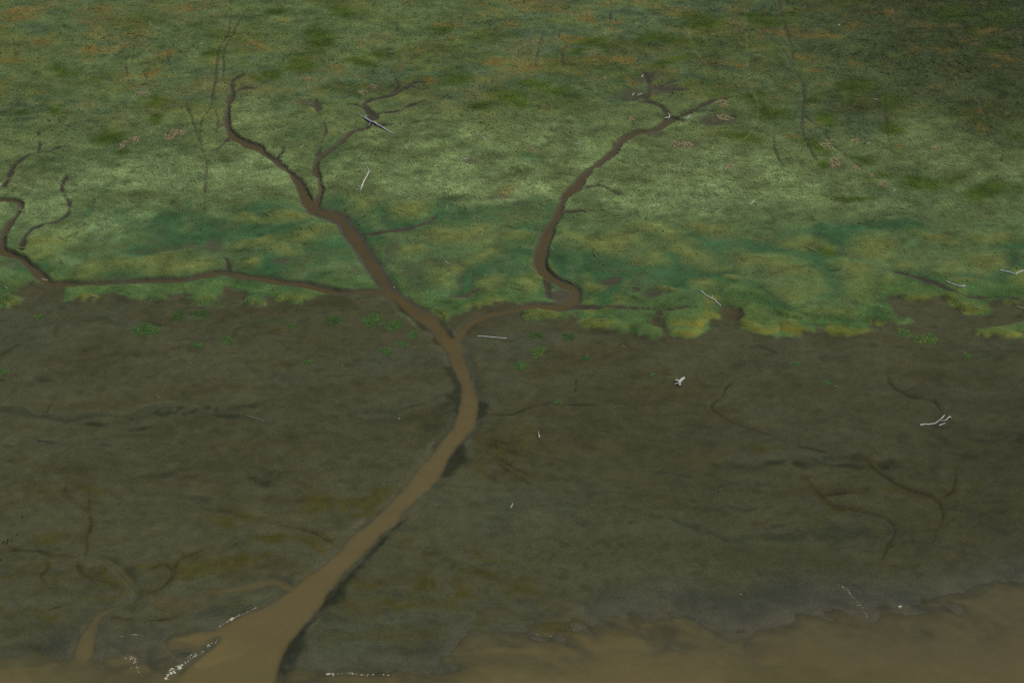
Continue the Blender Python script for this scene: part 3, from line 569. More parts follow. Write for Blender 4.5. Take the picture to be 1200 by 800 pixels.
def plain(name, col, rough, var=.25, scale=8.0):
    m, nt, b, _ = newmat(name)
    tc = N(nt, 'ShaderNodeTexCoord'); rgb = N(nt, 'ShaderNodeRGB'); rgb.outputs[0].default_value = (*col, 1)
    nt.links.new(scale_col(nt, rgb.outputs[0], maprange(nt, noise_n(nt, scale, tc.outputs['Object'], 4, .6), .25, .75, 1 - var, 1 + var)), b.inputs['Base Color'])
    b.inputs['Roughness'].default_value = rough
    return m
M_FOAM = plain('pale_foam', (.50, .48, .36), .6); M_BIRD = plain('dark_plumage', (.018, .017, .016), .6); M_BEAK = plain('dark_horn', (.05, .045, .035), .5)

# ------------------------------------------------------------------ ground and water sheets
def sheet(name, z, colr, extra, mask=None):
    ny, nx = z.shape
    co = np.empty((ny, nx, 3), np.float32)
    co[..., 0] = exs[None, :]; co[..., 1] = eys[:, None]; co[..., 2] = z
    i = np.arange(ny * nx, dtype=np.int32).reshape(ny, nx)
    f = np.stack([i[:-1, :-1], i[:-1, 1:], i[1:, 1:], i[1:, :-1]], -1)
    co = co.reshape(-1, 3); cl = colr.reshape(-1, 3); ex = {k: v.ravel() for k, v in extra.items()}
    if mask is not None:
        mm = mask[:-1, :-1] | mask[:-1, 1:] | mask[1:, 1:] | mask[1:, :-1]
        f = f[mm]
        used = np.zeros(ny * nx, bool); used[f.ravel()] = True
        remap = np.cumsum(used) - 1
        f = remap[f]; co = co[used]; cl = cl[used]; ex = {k: v[used] for k, v in ex.items()}
    me = np_mesh(name, co, f.reshape(-1, 4), 4)
    fcol(me, 'albedo', cl)
    for k, v in ex.items(): fval(me, k, v)
    return me
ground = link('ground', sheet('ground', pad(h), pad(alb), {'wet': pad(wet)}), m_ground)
tag(ground, kind='structure')

up = sst(Y, 196, 262)
wcol = np.empty((NY, NX, 3)); wcol[:] = c(98, 88, 56)
wcol = mix(wcol, c(81, 70, 39), up)
riv = 1 - sst(D, -6, 6)
wcol = mix(wcol, c(109, 99, 61), riv)
wcol = mix(wcol, c(90, 83, 55), riv * sst(X, 10, 60) * .7)
wflow = bil(noise(26, 5, 60, 5, .55), X + 6 * nz_w1, Y + 4 * nz_w2)
wcol = mix(wcol, c(80, 76, 46), .45 * riv * sst(wflow, .0, 1.8))
wcol = mix(wcol, c(104, 90, 56), .35 * riv * sst(-wflow, .2, 1.8))
cover = 1 - np.exp(-np.clip(depth, 0, None) / .13)      # thin water shows the mud below, deeper water is silt
wcol = alb * .92 + (wcol - alb * .92) * cover[..., None]
water = link('water', sheet('water', pad(WAT), pad(wcol), {}, mask=pad(depth > -.03)), m_water)
tag(water, kind='structure')

# ------------------------------------------------------------------ marsh grass (uncountable: one object)
ang = 1.0 + 1.1 * noise(16, 12, 70, 4) + 1.2 * noise(4, 3.5, 71, 3)
def ribbons(x, y, L, wdt, th, hgt, col, tipfade=.35, bend=None):
    """Arching blades: three cross sections each, laid over in direction th."""
    n = len(x)
    if bend is None: bend = np.zeros(n)
    co = np.empty((n, 6, 3), np.float32)
    prof = ((0, .0, 1.0), (.5, 1.0, 1.0), (1.0, .55, tipfade))
    z0 = bil(HG, x, y)
    for k, (s, hz, ww) in enumerate(prof):
        t2 = th + bend * s
        cx = x + np.cos(t2) * L * s; cy = y + np.sin(t2) * L * s
        zz = z0 + hgt * hz + .02 if k == 0 else np.maximum(bil(HG, cx, cy) + .35 * hgt, z0 * .5 + .5 * bil(HG, cx, cy) + hgt * hz)
        px_, py_ = -np.sin(t2) * wdt * ww * .5, np.cos(t2) * wdt * ww * .5
        co[:, 2 * k] = np.stack([cx - px_, cy - py_, zz], -1)
        co[:, 2 * k + 1] = np.stack([cx + px_, cy + py_, zz], -1)
    b0 = (np.arange(n) * 6)[:, None, None]
    f = b0 + np.array([[0, 1, 3, 2], [2, 3, 5, 4]])[None]
    cc = np.repeat(col[:, None, :], 6, 1)
    return co.reshape(-1, 3), f.reshape(-1, 4), cc.reshape(-1, 3)
def scatter(n, dens):
    yy = RNG.uniform(238, 394, n); xx = RNG.uniform(-140, 140, n)
    keep = (np.abs(xx) < yy * .36 + 6) & (RNG.random(n) < bil(dens, xx, yy))
    return xx[keep], yy[keep]
parts = []
# short cover
dens = vegm * (.55 + .45 * (1 - m_blue))
x, y = scatter(480000, dens)
n = len(x); loc = bil(alb, x, y); bl = bil(np.maximum(m_blue * (1 - m_mound), .8 * (1 - sst(Y, 262, 284))), x, y)
val = (RNG.normal(1.0, .17, n).clip(.6, 1.5) * (1 + .09 * bil(n3 + .7 * n4, x, y)) * (1.30 + .25 * bil(m_pale, x, y) - .52 * bil(rightd, x, y) - .1 * bl))[:, None] * (1 + (RNG.random((n, 3)) - .5) * .16)
parts.append(ribbons(x, y, RNG.uniform(.3, .75, n) * (1 - .5 * bl), RNG.uniform(.06, .13, n), bil(ang, x, y) + RNG.normal(0, .8, n), RNG.uniform(.04, .13, n) * (1 - .5 * bl), (loc * val).clip(.008, .6)))
# long lodged strands
dens = vegm * np.clip(.16 + .84 * m_pale + .3 * m_mound, 0, 1) * (1 - .85 * m_blue * (1 - m_mound)) * (1 - .8 * m_dark) * (.2 + .8 * sst(Y, 258, 282))
x, y = scatter(30000, dens * sst(n3 + .6 * n4, -1.5, .8))
th0 = bil(ang, x, y) + RNG.normal(0, .9, len(x)) + (RNG.random(len(x)) < .35) * 1.6
ok = (bil(vegm, x + 1.6 * np.cos(th0), y + 1.6 * np.sin(th0)) > .5) & (bil(vegm, x + 3.2 * np.cos(th0), y + 3.2 * np.sin(th0)) > .3)   # none lie across open water
x, y, th0 = x[ok], y[ok], th0[ok]
k = 5; nb = len(x); n = nb * k
th = np.repeat(th0, k) + RNG.normal(0, .12, n)
bend = np.repeat(RNG.normal(0, .7, nb), k) + RNG.normal(0, .1, n)
Lb = np.repeat(RNG.uniform(1.1, 3.8, nb), k) * RNG.uniform(.75, 1.1, n)
mixf = np.repeat(RNG.uniform(.05, .66, nb) ** 1.3, k)[:, None]
x = np.repeat(x, k) + RNG.normal(0, .16, n); y = np.repeat(y, k) + RNG.normal(0, .16, n)
loc = bil(alb, x, y); pale = bil(m_pale, x, y)[:, None]
tgt = np.array(c(150, 162, 104)); mixf = mixf * (.35 + .65 * pale) * (1 - .6 * bil(rightd, x, y))[:, None]
cl = (loc * (1 - mixf) + tgt * mixf) * RNG.normal(1.0, .15, n).clip(.6, 1.5)[:, None]
parts.append(ribbons(x, y, Lb, RNG.uniform(.06, .12, n), th, RNG.uniform(.06, .17, n), cl.clip(.01, .6), .3, bend))
# dark upright tussocks of the high marsh
dens = vegm * (.10 + .9 * far) * sst(noise(12, 7, 80, 4), -.4, 1.6) * (1 - .6 * m_dark)
x, y = scatter(12000, dens)
rep = 6
n = len(x) * rep
xx = np.repeat(x, rep) + RNG.normal(0, .06, n); yy = np.repeat(y, rep) + RNG.normal(0, .06, n)
dk = np.repeat(RNG.uniform(.6, 1.0, len(x)), rep)[:, None]
parts.append(ribbons(xx, yy, RNG.uniform(.12, .26, n), RNG.uniform(.05, .10, n), RNG.uniform(0, 6.28, n), RNG.uniform(.14, .34, n), (bil(alb, xx, yy) * np.array([.55, .75, .6]) * dk).clip(.006, .5), .2))
off = 0; CO, FA, CL = [], [], []
for co, fa, cl in parts:
    CO.append(co); FA.append(fa + off); CL.append(cl); off += len(co)
me = np_mesh('marsh_grass', np.concatenate(CO), np.concatenate(FA), 4)
fcol(me, 'albedo', np.concatenate(CL))
tag(link('marsh_grass', me, m_grass), 'green and pale yellow marsh grass lying in swirls over the upper flats', 'grass', kind='stuff')

# ------------------------------------------------------------------ driftwood
def tube(V, F, pts, seg=8, lump=.12):
    """pts: list of (x, y, z, radius); capped, slightly lumpy tapering limb."""
    P = np.array(pts, float); n = len(P); b0 = len(V)
    for i in range(n):
        d = P[min(i + 1, n - 1), :3] - P[max(i - 1, 0), :3]; d /= np.linalg.norm(d) + 1e-9
        a = np.cross(d, (0, 0, 1)); a = a / np.linalg.norm(a) if np.linalg.norm(a) > 1e-3 else np.array([1., 0, 0])
        b_ = np.cross(a, d)
        for k in range(seg):
            t = 2 * math.pi * k / seg; r = P[i, 3] * (1 + random.uniform(-lump, lump))
            V.append(tuple(P[i, :3] + a * math.cos(t) * r + b_ * math.sin(t) * r))
    for i in range(n - 1):
        for k in range(seg):
            F.append((b0 + i * seg + k, b0 + i * seg + (k + 1) % seg, b0 + (i + 1) * seg + (k + 1) % seg, b0 + (i + 1) * seg + k))
    F.append(tuple(b0 + k for k in range(seg))[::-1]); F.append(tuple(b0 + (n - 1) * seg + k for k in range(seg)))
def limb_world(pts, n=4, lift=0.55):
    """pts: (px, py, radius[, extra height]) in the photograph -> world limb resting on the ground."""
    w = []
    for p in pts:
        x_, y_, z_ = at(p[0], p[1]); w.append((x_, y_, p[2] * .7, p[3] if len(p) > 3 else 0.0))
    s = smooth_line(w, n) if len(w) > 2 else smooth_line([w[0], tuple(np.mean([w[0], w[1]], 0)), w[1]], n)
    return [(q[0], q[1], max(float(bil(HG, q[0], q[1])), float(bil(WAT, q[0], q[1])) - .1) + q[2] * lift + q[3], max(.02, q[2])) for q in s]
def limb_mesh(name, limb, o, mat, parent=None, lump=.12):
    V, F = [], []
    for l_ in limb: tube(V, F, [(a - o[0], b_ - o[1], z_ - o[2], r) for a, b_, z_, r in l_], 8, lump)
    me = bpy.data.meshes.new(name); me.from_pydata(V, [], F); me.update()
    return link(name, me, mat, parent)
def driftwood(name, label, mat, trunk, branches=(), roots=(), cat='driftwood', group=None):
    tl = limb_world(trunk)
    o_ = (tl[0][0], tl[0][1], float(bil(HG, tl[0][0], tl[0][1])))
    if not branches and not roots:
        ob = limb_mesh(name, [tl], o_, mat); ob.location = o_
        return tag(ob, label, cat, group)
    e = bpy.data.objects.new(name, None); C.objects.link(e); e.location = o_; e.empty_display_size = .5
    tag(e, label, cat, group)
    limb_mesh('trunk', [tl], o_, mat, e)
    for q in branches: limb_mesh('branch', [limb_world(q)], o_, mat, e)
    for q in roots: limb_mesh('root', [limb_world(q)], o_, mat, e)
    return e
DW = 'driftwood scattered over the marsh and mud'
driftwood('driftwood_log', 'long straight silver grey log bridging the muddy head of a creek', W_GREY,
          [(428, 139.5, .27, .15), (436, 144, .24, .15), (445, 148.5, .24, .15), (454, 153.5, .2), (461, 157, .17)], [[(417.5, 133.5, .06, .1), (424, 137, .09, .2), (430, 141, .14, .25)], [(434, 144, .09, .1), (432, 147.5, .05)]],
          [[(429, 140, .16, .2), (428.5, 138, .1, .5)]], group=DW)
driftwood('driftwood_tree', 'white bleached tree with a bent top and splayed roots lying in pale grass', W_WHITE,
          [(423.5, 220.5, .24, .1), (426, 214, .19, .1), (429.5, 207.5, .18, .1), (432.5, 201.5, .15, .1)], [[(432.3, 201.8, .12, .1), (431.5, 199, .09, .1), (430, 196.5, .11, .1)], [(432.5, 201.5, .1, .1), (435, 200, .05)]],
          [[(423.5, 220.5, .14, .1), (420.5, 219.5, .1, .2), (419, 219, .06, .3)], [(423.5, 220.5, .14, .1), (420.5, 221.2, .1), (418.3, 221.7, .06)], [(423.5, 220.5, .15, .1), (422.6, 223.3, .07)], [(423.5, 220.5, .12, .1), (426, 220.4, .05, .2)]], group=DW)
driftwood('driftwood_pole', 'straight pale pole lying on bare mud just below the fork of the creeks', W_WHITE,
          [(559, 393.7, .13), (575, 395, .12), (594, 396.8, .16)], group=DW)
driftwood('driftwood_stump', 'thick white forked stump alone on dark open mud', W_WHITE,
          [(795.5, 450, .36, .1), (797.5, 447, .33, .1), (800, 445, .31, .1), (802, 443.6, .29, .1)],
          [[(796, 450, .3, .1), (796.5, 452, .26)], [(797.5, 447.4, .16, .35), (799, 448.5, .12, .1)]], [[(796, 449.5, .22, .2), (793, 446.8, .2, .25), (791, 447.2, .15, .2)], [(796, 450.2, .2, .1), (792.5, 450, .18, .1), (790.3, 450.4, .12)]], group=DW)
driftwood('driftwood_branch', 'thin crooked pale branch with a short side twig on low green marsh', W_WHITE,
          [(821.5, 341, .14), (827, 346, .13), (833, 349.5, .16), (837.5, 351.5, .17), (840.5, 355, .13), (845, 358.5, .11)], [[(833, 349.5, .09), (835.5, 348, .07, .2)]], group=DW)
driftwood('driftwood_log', 'smooth white log curved like a bow beside a small gully', W_WHITE,
          [(1109, 329.7, .18), (1115, 332.5, .15), (1122, 335, .16), (1128, 335.9, .19), (1130.5, 335.2, .22)], group=DW)
driftwood('driftwood_log', 'long white log bent into a shallow V beside a brown bare patch', W_WHITE,
          [(1171.5, 316.6, .13), (1177, 318, .19), (1184, 319.6, .18), (1189.5, 321.3, .13), (1193, 319.6, .16), (1200, 317.5, .19), (1212, 316, .15)], [[(1190, 321.3, .1), (1192, 322.5, .06)]], group=DW)
driftwood('driftwood_tree', 'bleached tree with three forking limbs lying at a gully end on mud', W_WHITE,
          [(1078, 498.3, .2), (1083, 497.4, .17), (1089, 497.2, .15), (1095.5, 496.3, .15)],
          [[(1095.5, 496.3, .12), (1100, 493.5, .11, .1), (1104, 490.6, .14, .2), (1106.5, 487.5, .10, .2)], [(1101, 493.4, .1, .1), (1107, 493.4, .1, .1), (1110.5, 491, .13, .2), (1113, 489.3, .13, .2), (1114.8, 490.3, .06, .1)], [(1100.5, 498.6, .14), (1104, 497, .1), (1107.5, 496, .11)]], group=DW)
driftwood('driftwood_branch', 'thin pale branch on mud at the edge of the marsh beyond the V shaped log', W_TAN,
          [(1191, 358.8, .1), (1196, 360.7, .14), (1203, 361, .1), (1210, 358, .08)], group=DW)
driftwood('wooden_post', 'short white post leaning out of smooth mud with a thin tip', W_WHITE,
          [(631.9, 513, .2), (631.7, 511.5, .15, .08), (631.4, 509.5, .06, .2), (631.1, 507, .04, .35)], cat='post')
SMALL = [  # name, label, material, points
    ('driftwood_stick', 'tiny pale stick standing on open mud well below the white post', W_WHITE, [(598.5, 595, .07), (601, 589.5, .06)]),
    ('driftwood_stick', 'short white stick in grass between the two forks of upper creek', W_WHITE, [(351, 172.8, .12), (356.5, 171.5, .1)]),
    ('driftwood_stick', 'short white stick in grass below the foot of the silver grey log', W_WHITE, [(475, 170, .1), (477.5, 175.5, .14)]),
    ('driftwood_stick', 'thin grey stick in pale grass east of the silver grey log', W_GREY, [(562, 157.5, .07), (569, 164, .11)]),
    ('driftwood_branch', 'weathered grey branch half sunk in a grey bare patch of grass', W_GREY, [(540, 187.5, .1), (545, 186.5, .13), (550, 185, .07)]),
    ('driftwood_log', 'short white log in grass beside the bend of the northern creek', W_WHITE, [(674, 168.2, .12), (680, 170, .17)]),
    ('driftwood_stick', 'pale blue grey stick on the grassy lip of the northern creek', W_GREY, [(734, 164, .08), (738, 167, .1)]),
    ('driftwood_log', 'white curved log lodged in the muddy fork of the northern creek', W_WHITE, [(779, 138.8, .14), (783, 138.4, .2), (784.6, 136.5, .19), (782.8, 133, .13)]),
    ('driftwood_stick', 'blue grey stick lying across the gully east of the creek fork', W_GREY, [(805, 139.5, .12), (809, 135, .1)]),
    ('driftwood_stick', 'white upright stick in the topmost grey mud patch of the northern creek', W_WHITE, [(752, 91, .12), (754, 87.5, .1)]),
    ('driftwood_branch', 'pale branch lying in the grey mud patch west of the gully', W_WHITE, [(747, 112, .1), (750, 110.5, .11), (753.5, 110, .09)]),
    ('driftwood_stick', 'short pale stick at the western end of the grey gully patch', W_WHITE, [(740.5, 112.4, .1), (743, 109.5, .11)]),
    ('driftwood_chunk', 'small white chunk of wood in dark upper grass beside the long trail', W_WHITE, [(234.5, 51, .16), (237, 50.5, .17)]),
    ('driftwood_chunk', 'tiny white chunk of wood inside the curve of the upper creek', W_WHITE, [(288.8, 188.3, .13), (290.3, 188, .12)]),
    ('driftwood_chunk', 'white chunk of wood on the bank where the western creek leaves the frame', W_WHITE, [(-1, 216, .15), (1.5, 217.5, .2)]),
    ('driftwood_branch', 'pale twig with a crook on green marsh below the western creek bend', W_WHITE, [(4.5, 335.5, .06), (7, 336.5, .08), (9, 338.5, .05)]),
    ('driftwood_stick', 'short white stick lying across the western creek at its sharp bend', W_WHITE, [(49.5, 328.5, .12), (55.5, 328.3, .11)]),
    ('driftwood_log', 'short tan log on the yellow lip of the western marsh edge', W_TAN, [(107, 347, .12), (113.5, 347.8, .14)]),
    ('driftwood_chunk', 'tiny tan chunk of wood on the green strip below the western creek', W_TAN, [(213.8, 340.8, .13), (215.3, 340.3, .11)]),
    ('driftwood_chunk', 'small white chunk of wood among pale western grass', W_WHITE, [(156.5, 218, .13), (158.8, 217, .11)]),
    ('driftwood_branch', 'tan forked branch on the crest of a long grassy ridge', W_TAN, [(116.5, 276.5, .08), (120, 281, .11), (126, 284.5, .08)]),
    ('driftwood_stick', 'tan stick on a bare brown patch beside the main creek', W_TAN, [(468.5, 313.6, .09), (474.5, 312.3, .1)]),
    ('driftwood_branch', 'grey twig with spread arms in green marsh between the two creeks', W_GREY, [(521.5, 305, .07), (524.5, 308.5, .1), (529.5, 310.5, .07)]),
    ('driftwood_chunk', 'small white chunk of wood at the water line of the main creek', W_WHITE, [(461, 336.6, .14), (462.8, 337.3, .1)]),
    ('driftwood_branch', 'thin pale twig on a brown grass patch beside grey mud', W_WHITE, [(584.5, 233, .05), (586.5, 236.5, .07), (590, 239.3, .06)]),
    ('driftwood_branch', 'dark rotten branch lying in a green swale', W_DARK, [(474, 232.5, .12), (477.5, 230.5, .14), (481, 229, .08)]),
    ('driftwood_branch', 'white brushy branch in pale grass far from any creek', W_WHITE, [(878, 240.5, .08), (882, 237, .12), (884, 234.5, .09)]),
    ('driftwood_stick', 'short tan stick below the crooked pale branch', W_TAN, [(823.5, 351.3, .09), (828, 351.3, .1)]),
    ('driftwood_stick', 'tan stick on the yellow lobe of the eastern marsh edge', W_TAN, [(957, 367.8, .1), (962.5, 366.2, .13)]),
    ('driftwood_chunk', 'tiny tan chunk of wood on the yellow rim of the marsh', W_TAN, [(932, 380, .11), (933.8, 380.3, .11)]),
    ('driftwood_chunk', 'tiny white chunk of wood on the outermost yellow lobe', W_WHITE, [(1031.8, 359.4, .13), (1033.4, 359.6, .11)]),
    ('driftwood_chunk', 'reddish white chunk of wood alone on mud beyond the gully tree', W_TAN, [(977.5, 452, .1), (981, 453, .09)]),
    ('driftwood_chunk', 'small pale chunk of wood in the dark far grass at the top', W_WHITE, [(982, 30.5, .14), (984.5, 29, .17)]),
    ('driftwood_stick', 'blue grey stick on a dark green patch of far grass', W_GREY, [(1023.5, 115.8, .1), (1028.5, 117.6, .13)]),
    ('driftwood_stick', 'short white stick among small dead mats in the far grass', W_WHITE, [(1016, 169, .12), (1019.5, 167.5, .12)]),
    ('driftwood_stick', 'pale grey stick in grass just below the pink dead mat', W_GREY, [(1046, 224.5, .09), (1050, 222.5, .12)]),
    ('driftwood_stick', 'thin pale stick on mud near the foot of the right creek', W_TAN, [(729.5, 404.3, .06), (732.5, 407.5, .05)]),
    ('driftwood_stick', 'thin pale stick on brown mud above the dark green band', W_TAN, [(183, 462.5, .05), (187.5, 466.8, .06)]),
    ('driftwood_stick', 'thin pale stick on mud below two small green tufts', W_TAN, [(221.5, 423.5, .05), (224.8, 426.3, .06)]),
    ('driftwood_branch', 'long thin tan branch lying at the end of the dark green mud band', W_TAN, [(289.5, 487, .06), (298, 489.5, .08), (304, 491, .07), (309.5, 493.8, .09)]),
    ('driftwood_chunk', 'tiny white chunk of wood on smooth mud west of the main bend', W_WHITE, [(467, 490.6, .12), (468.7, 490.3, .1)]),
    ('driftwood_chunk', 'tiny white chunk of wood on blue grey mud by the tufts', W_WHITE, [(400.6, 428.4, .1), (401.8, 428.2, .1)]),
    ('driftwood_chunk', 'tiny pale chunk of wood on dark mud near the river edge', W_WHITE, [(867.5, 696.4, .1), (868.8, 696.2, .1)]),
    ('driftwood_stick', 'small dark stick on the eastern bank of the main creek bend', W_DARK, [(557.5, 446.5, .08), (561.5, 442.5, .06)]),
    ('driftwood_chunk', 'dark snag of rotten wood on open mud below the gullies', W_DARK, [(842, 576.5, .2), (845, 574, .15), (847, 572.5, .08)]),
    ('driftwood_chunk', 'short dark log end on mud beside the dark green streak', W_DARK, [(45.5, 516, .2), (52, 516.3, .14), (62, 516, .06)]),
    ('driftwood_chunk', 'small white chunk of wood in pale grass below the trail', W_WHITE, [(566, 157, .1), (567.5, 158, .09)]),
]
for nm, lb, mt, pts in SMALL: driftwood(nm, lb, mt, pts, group=DW)

# ------------------------------------------------------------------ dead straw mats and green tufts
def px_radii(px, py, rx, ry):
    cx, cy, cz = at(px, py)
    return cx, cy, cz, abs(at(px + rx, py)[0] - cx), abs(at(px, py - ry)[1] - at(px, py + ry)[1]) / 2
def blade_patch(name, px, py, rx, ry, nper, cols, L, wd, hg, ring=0.0, upright=False):
    cx, cy, cz, ax, ay = px_radii(px, py, rx, ry)
    n = int(max(90, nper * ax * ay * 3.14))
    t = RNG.uniform(0, 6.283, n); ph = RNG.uniform(0, 6.28, 3)
    edge = 1 + .18 * np.sin(2 * t + ph[0]) + .14 * np.sin(3 * t + ph[1]) + .1 * np.sin(5 * t + ph[2])
    r = np.sqrt(RNG.uniform(ring ** 2, 1, n)) * (.97 if n < 400 else 1)
    x_ = cx + np.cos(t) * r * ax * edge; y_ = cy + np.sin(t) * r * ay * edge
    if name == 'dead_grass_mat':    # straw lies in heaps with gaps between
        k = max(5, int(ax * ay * 5)); hx = cx + RNG.normal(0, .55, k) * ax; hy = cy + RNG.normal(0, .55, k) * ay
        j = np.argmin((x_[:, None] - hx) ** 2 + (y_[:, None] - hy) ** 2, 1)
        x_ = x_ + (hx[j] - x_) * .3; y_ = y_ + (hy[j] - y_) * .3
    dome = np.clip(1 - .6 * r ** 2, .3, 1)
    cl = np.array(cols)[RNG.integers(0, len(cols), n)] * RNG.normal(1, .2, n).clip(.55, 1.5)[:, None]
    co, fa, cc = ribbons(x_, y_, RNG.uniform(*L, n), RNG.uniform(*wd, n), RNG.uniform(0, 6.28, n), RNG.uniform(*hg, n) * dome, cl, .3, RNG.normal(0, .4, n))
    co = co - np.array([cx, cy, cz], np.float32)
    me = np_mesh(name, co, fa, 4); fcol(me, 'albedo', cc)
    ob = link(name, me, m_grass); ob.location = (cx, cy, cz)
    return ob
STRAW = [c(152, 144, 104), c(168, 160, 120), c(124, 116, 82), c(142, 130, 98), c(92, 86, 62)]
for px, py, rx, ry, lb in [
    (208, 155, 9, 4, 'pinkish dead straw mat, upper of the joined pair above the other mats'), (199, 161, 8, 4, 'pinkish dead straw mat with dark holes, lower of the joined pair'),
    (158, 164, 7, 4, 'dead straw mat shaped like a ring beside a dark green patch'), (143.5, 170, 5, 5, 'thin yellowish dead straw mat next to the ring shaped mat'),
    (167, 110, 9, 3, 'flat pale pink straw mat under an orange brown patch'), (359, 91.5, 5, 2.2, 'small bright tan straw mat in dark far grass below the green strip'),
    (437, 101.5, 5, 2.4, 'small yellow straw mat at the far end of the forked gully'), (425, 108.5, 6, 2.6, 'dull pinkish straw patch just west of the forked gully'),
    (846.5, 121, 7.5, 4, 'bright tan round straw mat on orange grass beyond the creek heads'), (800, 169.5, 15, 4.5, 'long brown straw mat with gaps below the northern creek'),
    (978, 191, 8, 6, 'large round tan straw mat, biggest in the eastern grass'), (1003, 196.5, 4, 2.6, 'thin yellow straw mat next to the large round mat'),
    (1035, 216.5, 8, 3, 'pink straw mat trailing to one side in eastern grass'), (1020.5, 206, 4, 2, 'small pale straw mat just above the trailing pink mat'),
    (1097, 174, 6, 2.2, 'flat cream straw mat in the far eastern grass'), (855, 195, 6, 3.5, 'brown broken straw patch below the long brown mat'), (709, 92.5, 5, 1.8, 'flat tan straw patch in far grass west of the creek heads'),
    (740, 139.5, 5, 3, 'small brown straw mat on the grassy lobe inside the creek bend'), (625, 176, 4, 2, 'tiny yellow straw mat beside a blue green hollow'), (1002, 165, 5, 3, 'pale straw patch beside the short white stick'), (968, 170, 8, 3, 'faint brown straw patch above the large round mat'),
    (848, 138, 9, 4, 'brown straw mat lying in the easternmost muddy gully')]:
    tag(blade_patch('dead_grass_mat', px, py, rx, ry, 34, STRAW, (.2, .55), (.08, .17), (.08, .26)), lb, 'dead grass', 'dead straw mats in the marsh grass')
GREENS = [c(66, 98, 48), c(74, 104, 50), c(60, 90, 48), c(86, 108, 56)]
for px, py, rx, ry, lb in [
    (170, 386, 20, 5.5, 'widest bright green tuft, alone on mud under the western marsh edge'), (45, 371.5, 5, 3, 'small yellow green tuft on mud beside the dark plume'), (210, 369, 8, 5, 'dim green tuft on mud just under the yellow marsh rim'), (237, 367, 12, 4, 'faint wide green tuft beneath the marsh rim next to the creek gap'),
    (232, 404, 6, 3.5, 'small bright tuft, lower of two on mud below the creek gap'), (267, 399, 7, 4, 'small bright tuft, upper of two on mud below the creek gap'), (361, 424.5, 5.5, 2.5, 'tiny green tuft on blue grey mud beside a brown streak'),
    (436, 375.5, 11, 7, 'bright feathery tuft nearest the main creek wedge'), (462, 381.5, 10, 6, 'round green tuft, middle one of the row beside the main creek'), (484, 392, 6, 4, 'small tuft closest to the main creek water'), (451, 411.5, 7, 4, 'flat tuft, lower of the pair beside the main creek'), (470, 403.5, 6, 3.5, 'flat tuft, upper of the pair beside the main creek'),
    (390, 376, 11, 5, 'faint green tuft on brown mud left of the feathery tuft'), (342, 381, 6, 3, 'thin small tuft on brown mud below the western creek'), (630, 412.5, 9.5, 6, 'domed yellow topped tuft, larger of two right of the creek fork'), (609.5, 429, 8, 5, 'smaller green tuft of the two right of the creek fork'), (686, 420, 5, 3, 'dim small tuft on mud right of the domed tuft'),
    (654, 471.5, 4, 2.5, 'tiny tuft growing on the thin mud crack'), (764, 439.5, 3, 1.5, 'tiny flat green speck of weed above the white stump'), (1086, 397, 13, 6, 'large domed tuft on mud off the eastern marsh edge'), (1060, 390, 8, 5, 'green tuft between the marsh lobe and the large domed tuft'), (933, 426, 4, 2.5, 'tiny dark tuft on mud, nearer the marsh lobes'), (968, 449, 4.5, 3, 'tiny dark tuft beside the reddish chunk of wood'), (1134, 417, 4, 3, 'tiny green tuft on mud below the eastern islet'),
    (6, 436, 5, 3, 'small green tuft on dark mud at the western side'), (667, 394, 8, 4, 'faint green tuft below the yellow southern lobe'), (628, 393, 9, 4, 'dim green tuft above the domed tuft')]:
    faint = any(k in lb for k in ('faint', 'dim'))
    cols = [q * .75 for q in GREENS] if faint else GREENS + ([c(120, 122, 52)] if 'yellow' in lb or 'domed' in lb else [])
    tag(blade_patch('grass_tuft', px, py, rx, ry, 40 if faint else 48, cols, (.2, .5), (.06, .13), (.03, .16)), lb, 'grass tuft', 'green tufts on the bare mud')

# ------------------------------------------------------------------ foam along the water's edge
def foam(label, px_pts, spread, n, size):
    """A line of irregular froth flecks."""
    s = smooth_line(px_pts, 6); V, F = [], []
    o_ = at(*s[0]); zz = None
    for _ in range(n):
        q = s[random.randrange(len(s))]
        x_, y_, _z = at(q[0] + random.gauss(0, spread), q[1] + random.gauss(0, spread * .6))
        z_ = max(float(bil(HG, x_, y_)), float(bil(WAT, x_, y_))) + .01
        r = .62 * size * random.uniform(.25, 1.0) ** 1.5; el = random.uniform(.35, .9); th = random.uniform(-.5, .9); k = 7; b0 = len(V)
        for ring, (rr, hz) in enumerate(((1.0, 0.0), (.72, .12 * r + .02), (.3, .2 * r + .02))):
            for j in range(k):
                a = 6.283 * j / k; q_ = r * rr * random.uniform(.75, 1.2)
                u_, v_ = math.cos(a) * q_, math.sin(a) * q_ * el
                V.append((x_ + u_ * math.cos(th) - v_ * math.sin(th) - o_[0], y_ + u_ * math.sin(th) + v_ * math.cos(th) - o_[1], z_ + hz - o_[2]))
        for ring in range(2):
            for j in range(k): F.append((b0 + ring * k + j, b0 + ring * k + (j + 1) % k, b0 + (ring + 1) * k + (j + 1) % k, b0 + (ring + 1) * k + j))
        F.append(tuple(b0 + 2 * k + j for j in range(k)))
    me = bpy.data.meshes.new('foam_patch'); me.from_pydata(V, [], F); me.update()
    ob = link('foam_patch', me, M_FOAM); ob.location = o_
    return tag(ob, label, 'foam', 'foam along the water edge', 'stuff')
foam('line of thin yellowish foam along the western bank at the creek mouth', [(300, 712), (285, 719), (272, 724.5), (262, 731), (254, 736)], .5, 70, .16)
foam('clot of cream foam caught on the western bank of the creek mouth', [(270, 725.5), (272, 724.5), (275, 724)], .8, 26, .34)
foam('scattered white foam flecks along the mud bar between creek mouth and river', [(252, 751), (244, 757), (236, 764), (230, 768), (222, 771)], 1.6, 30, .3)
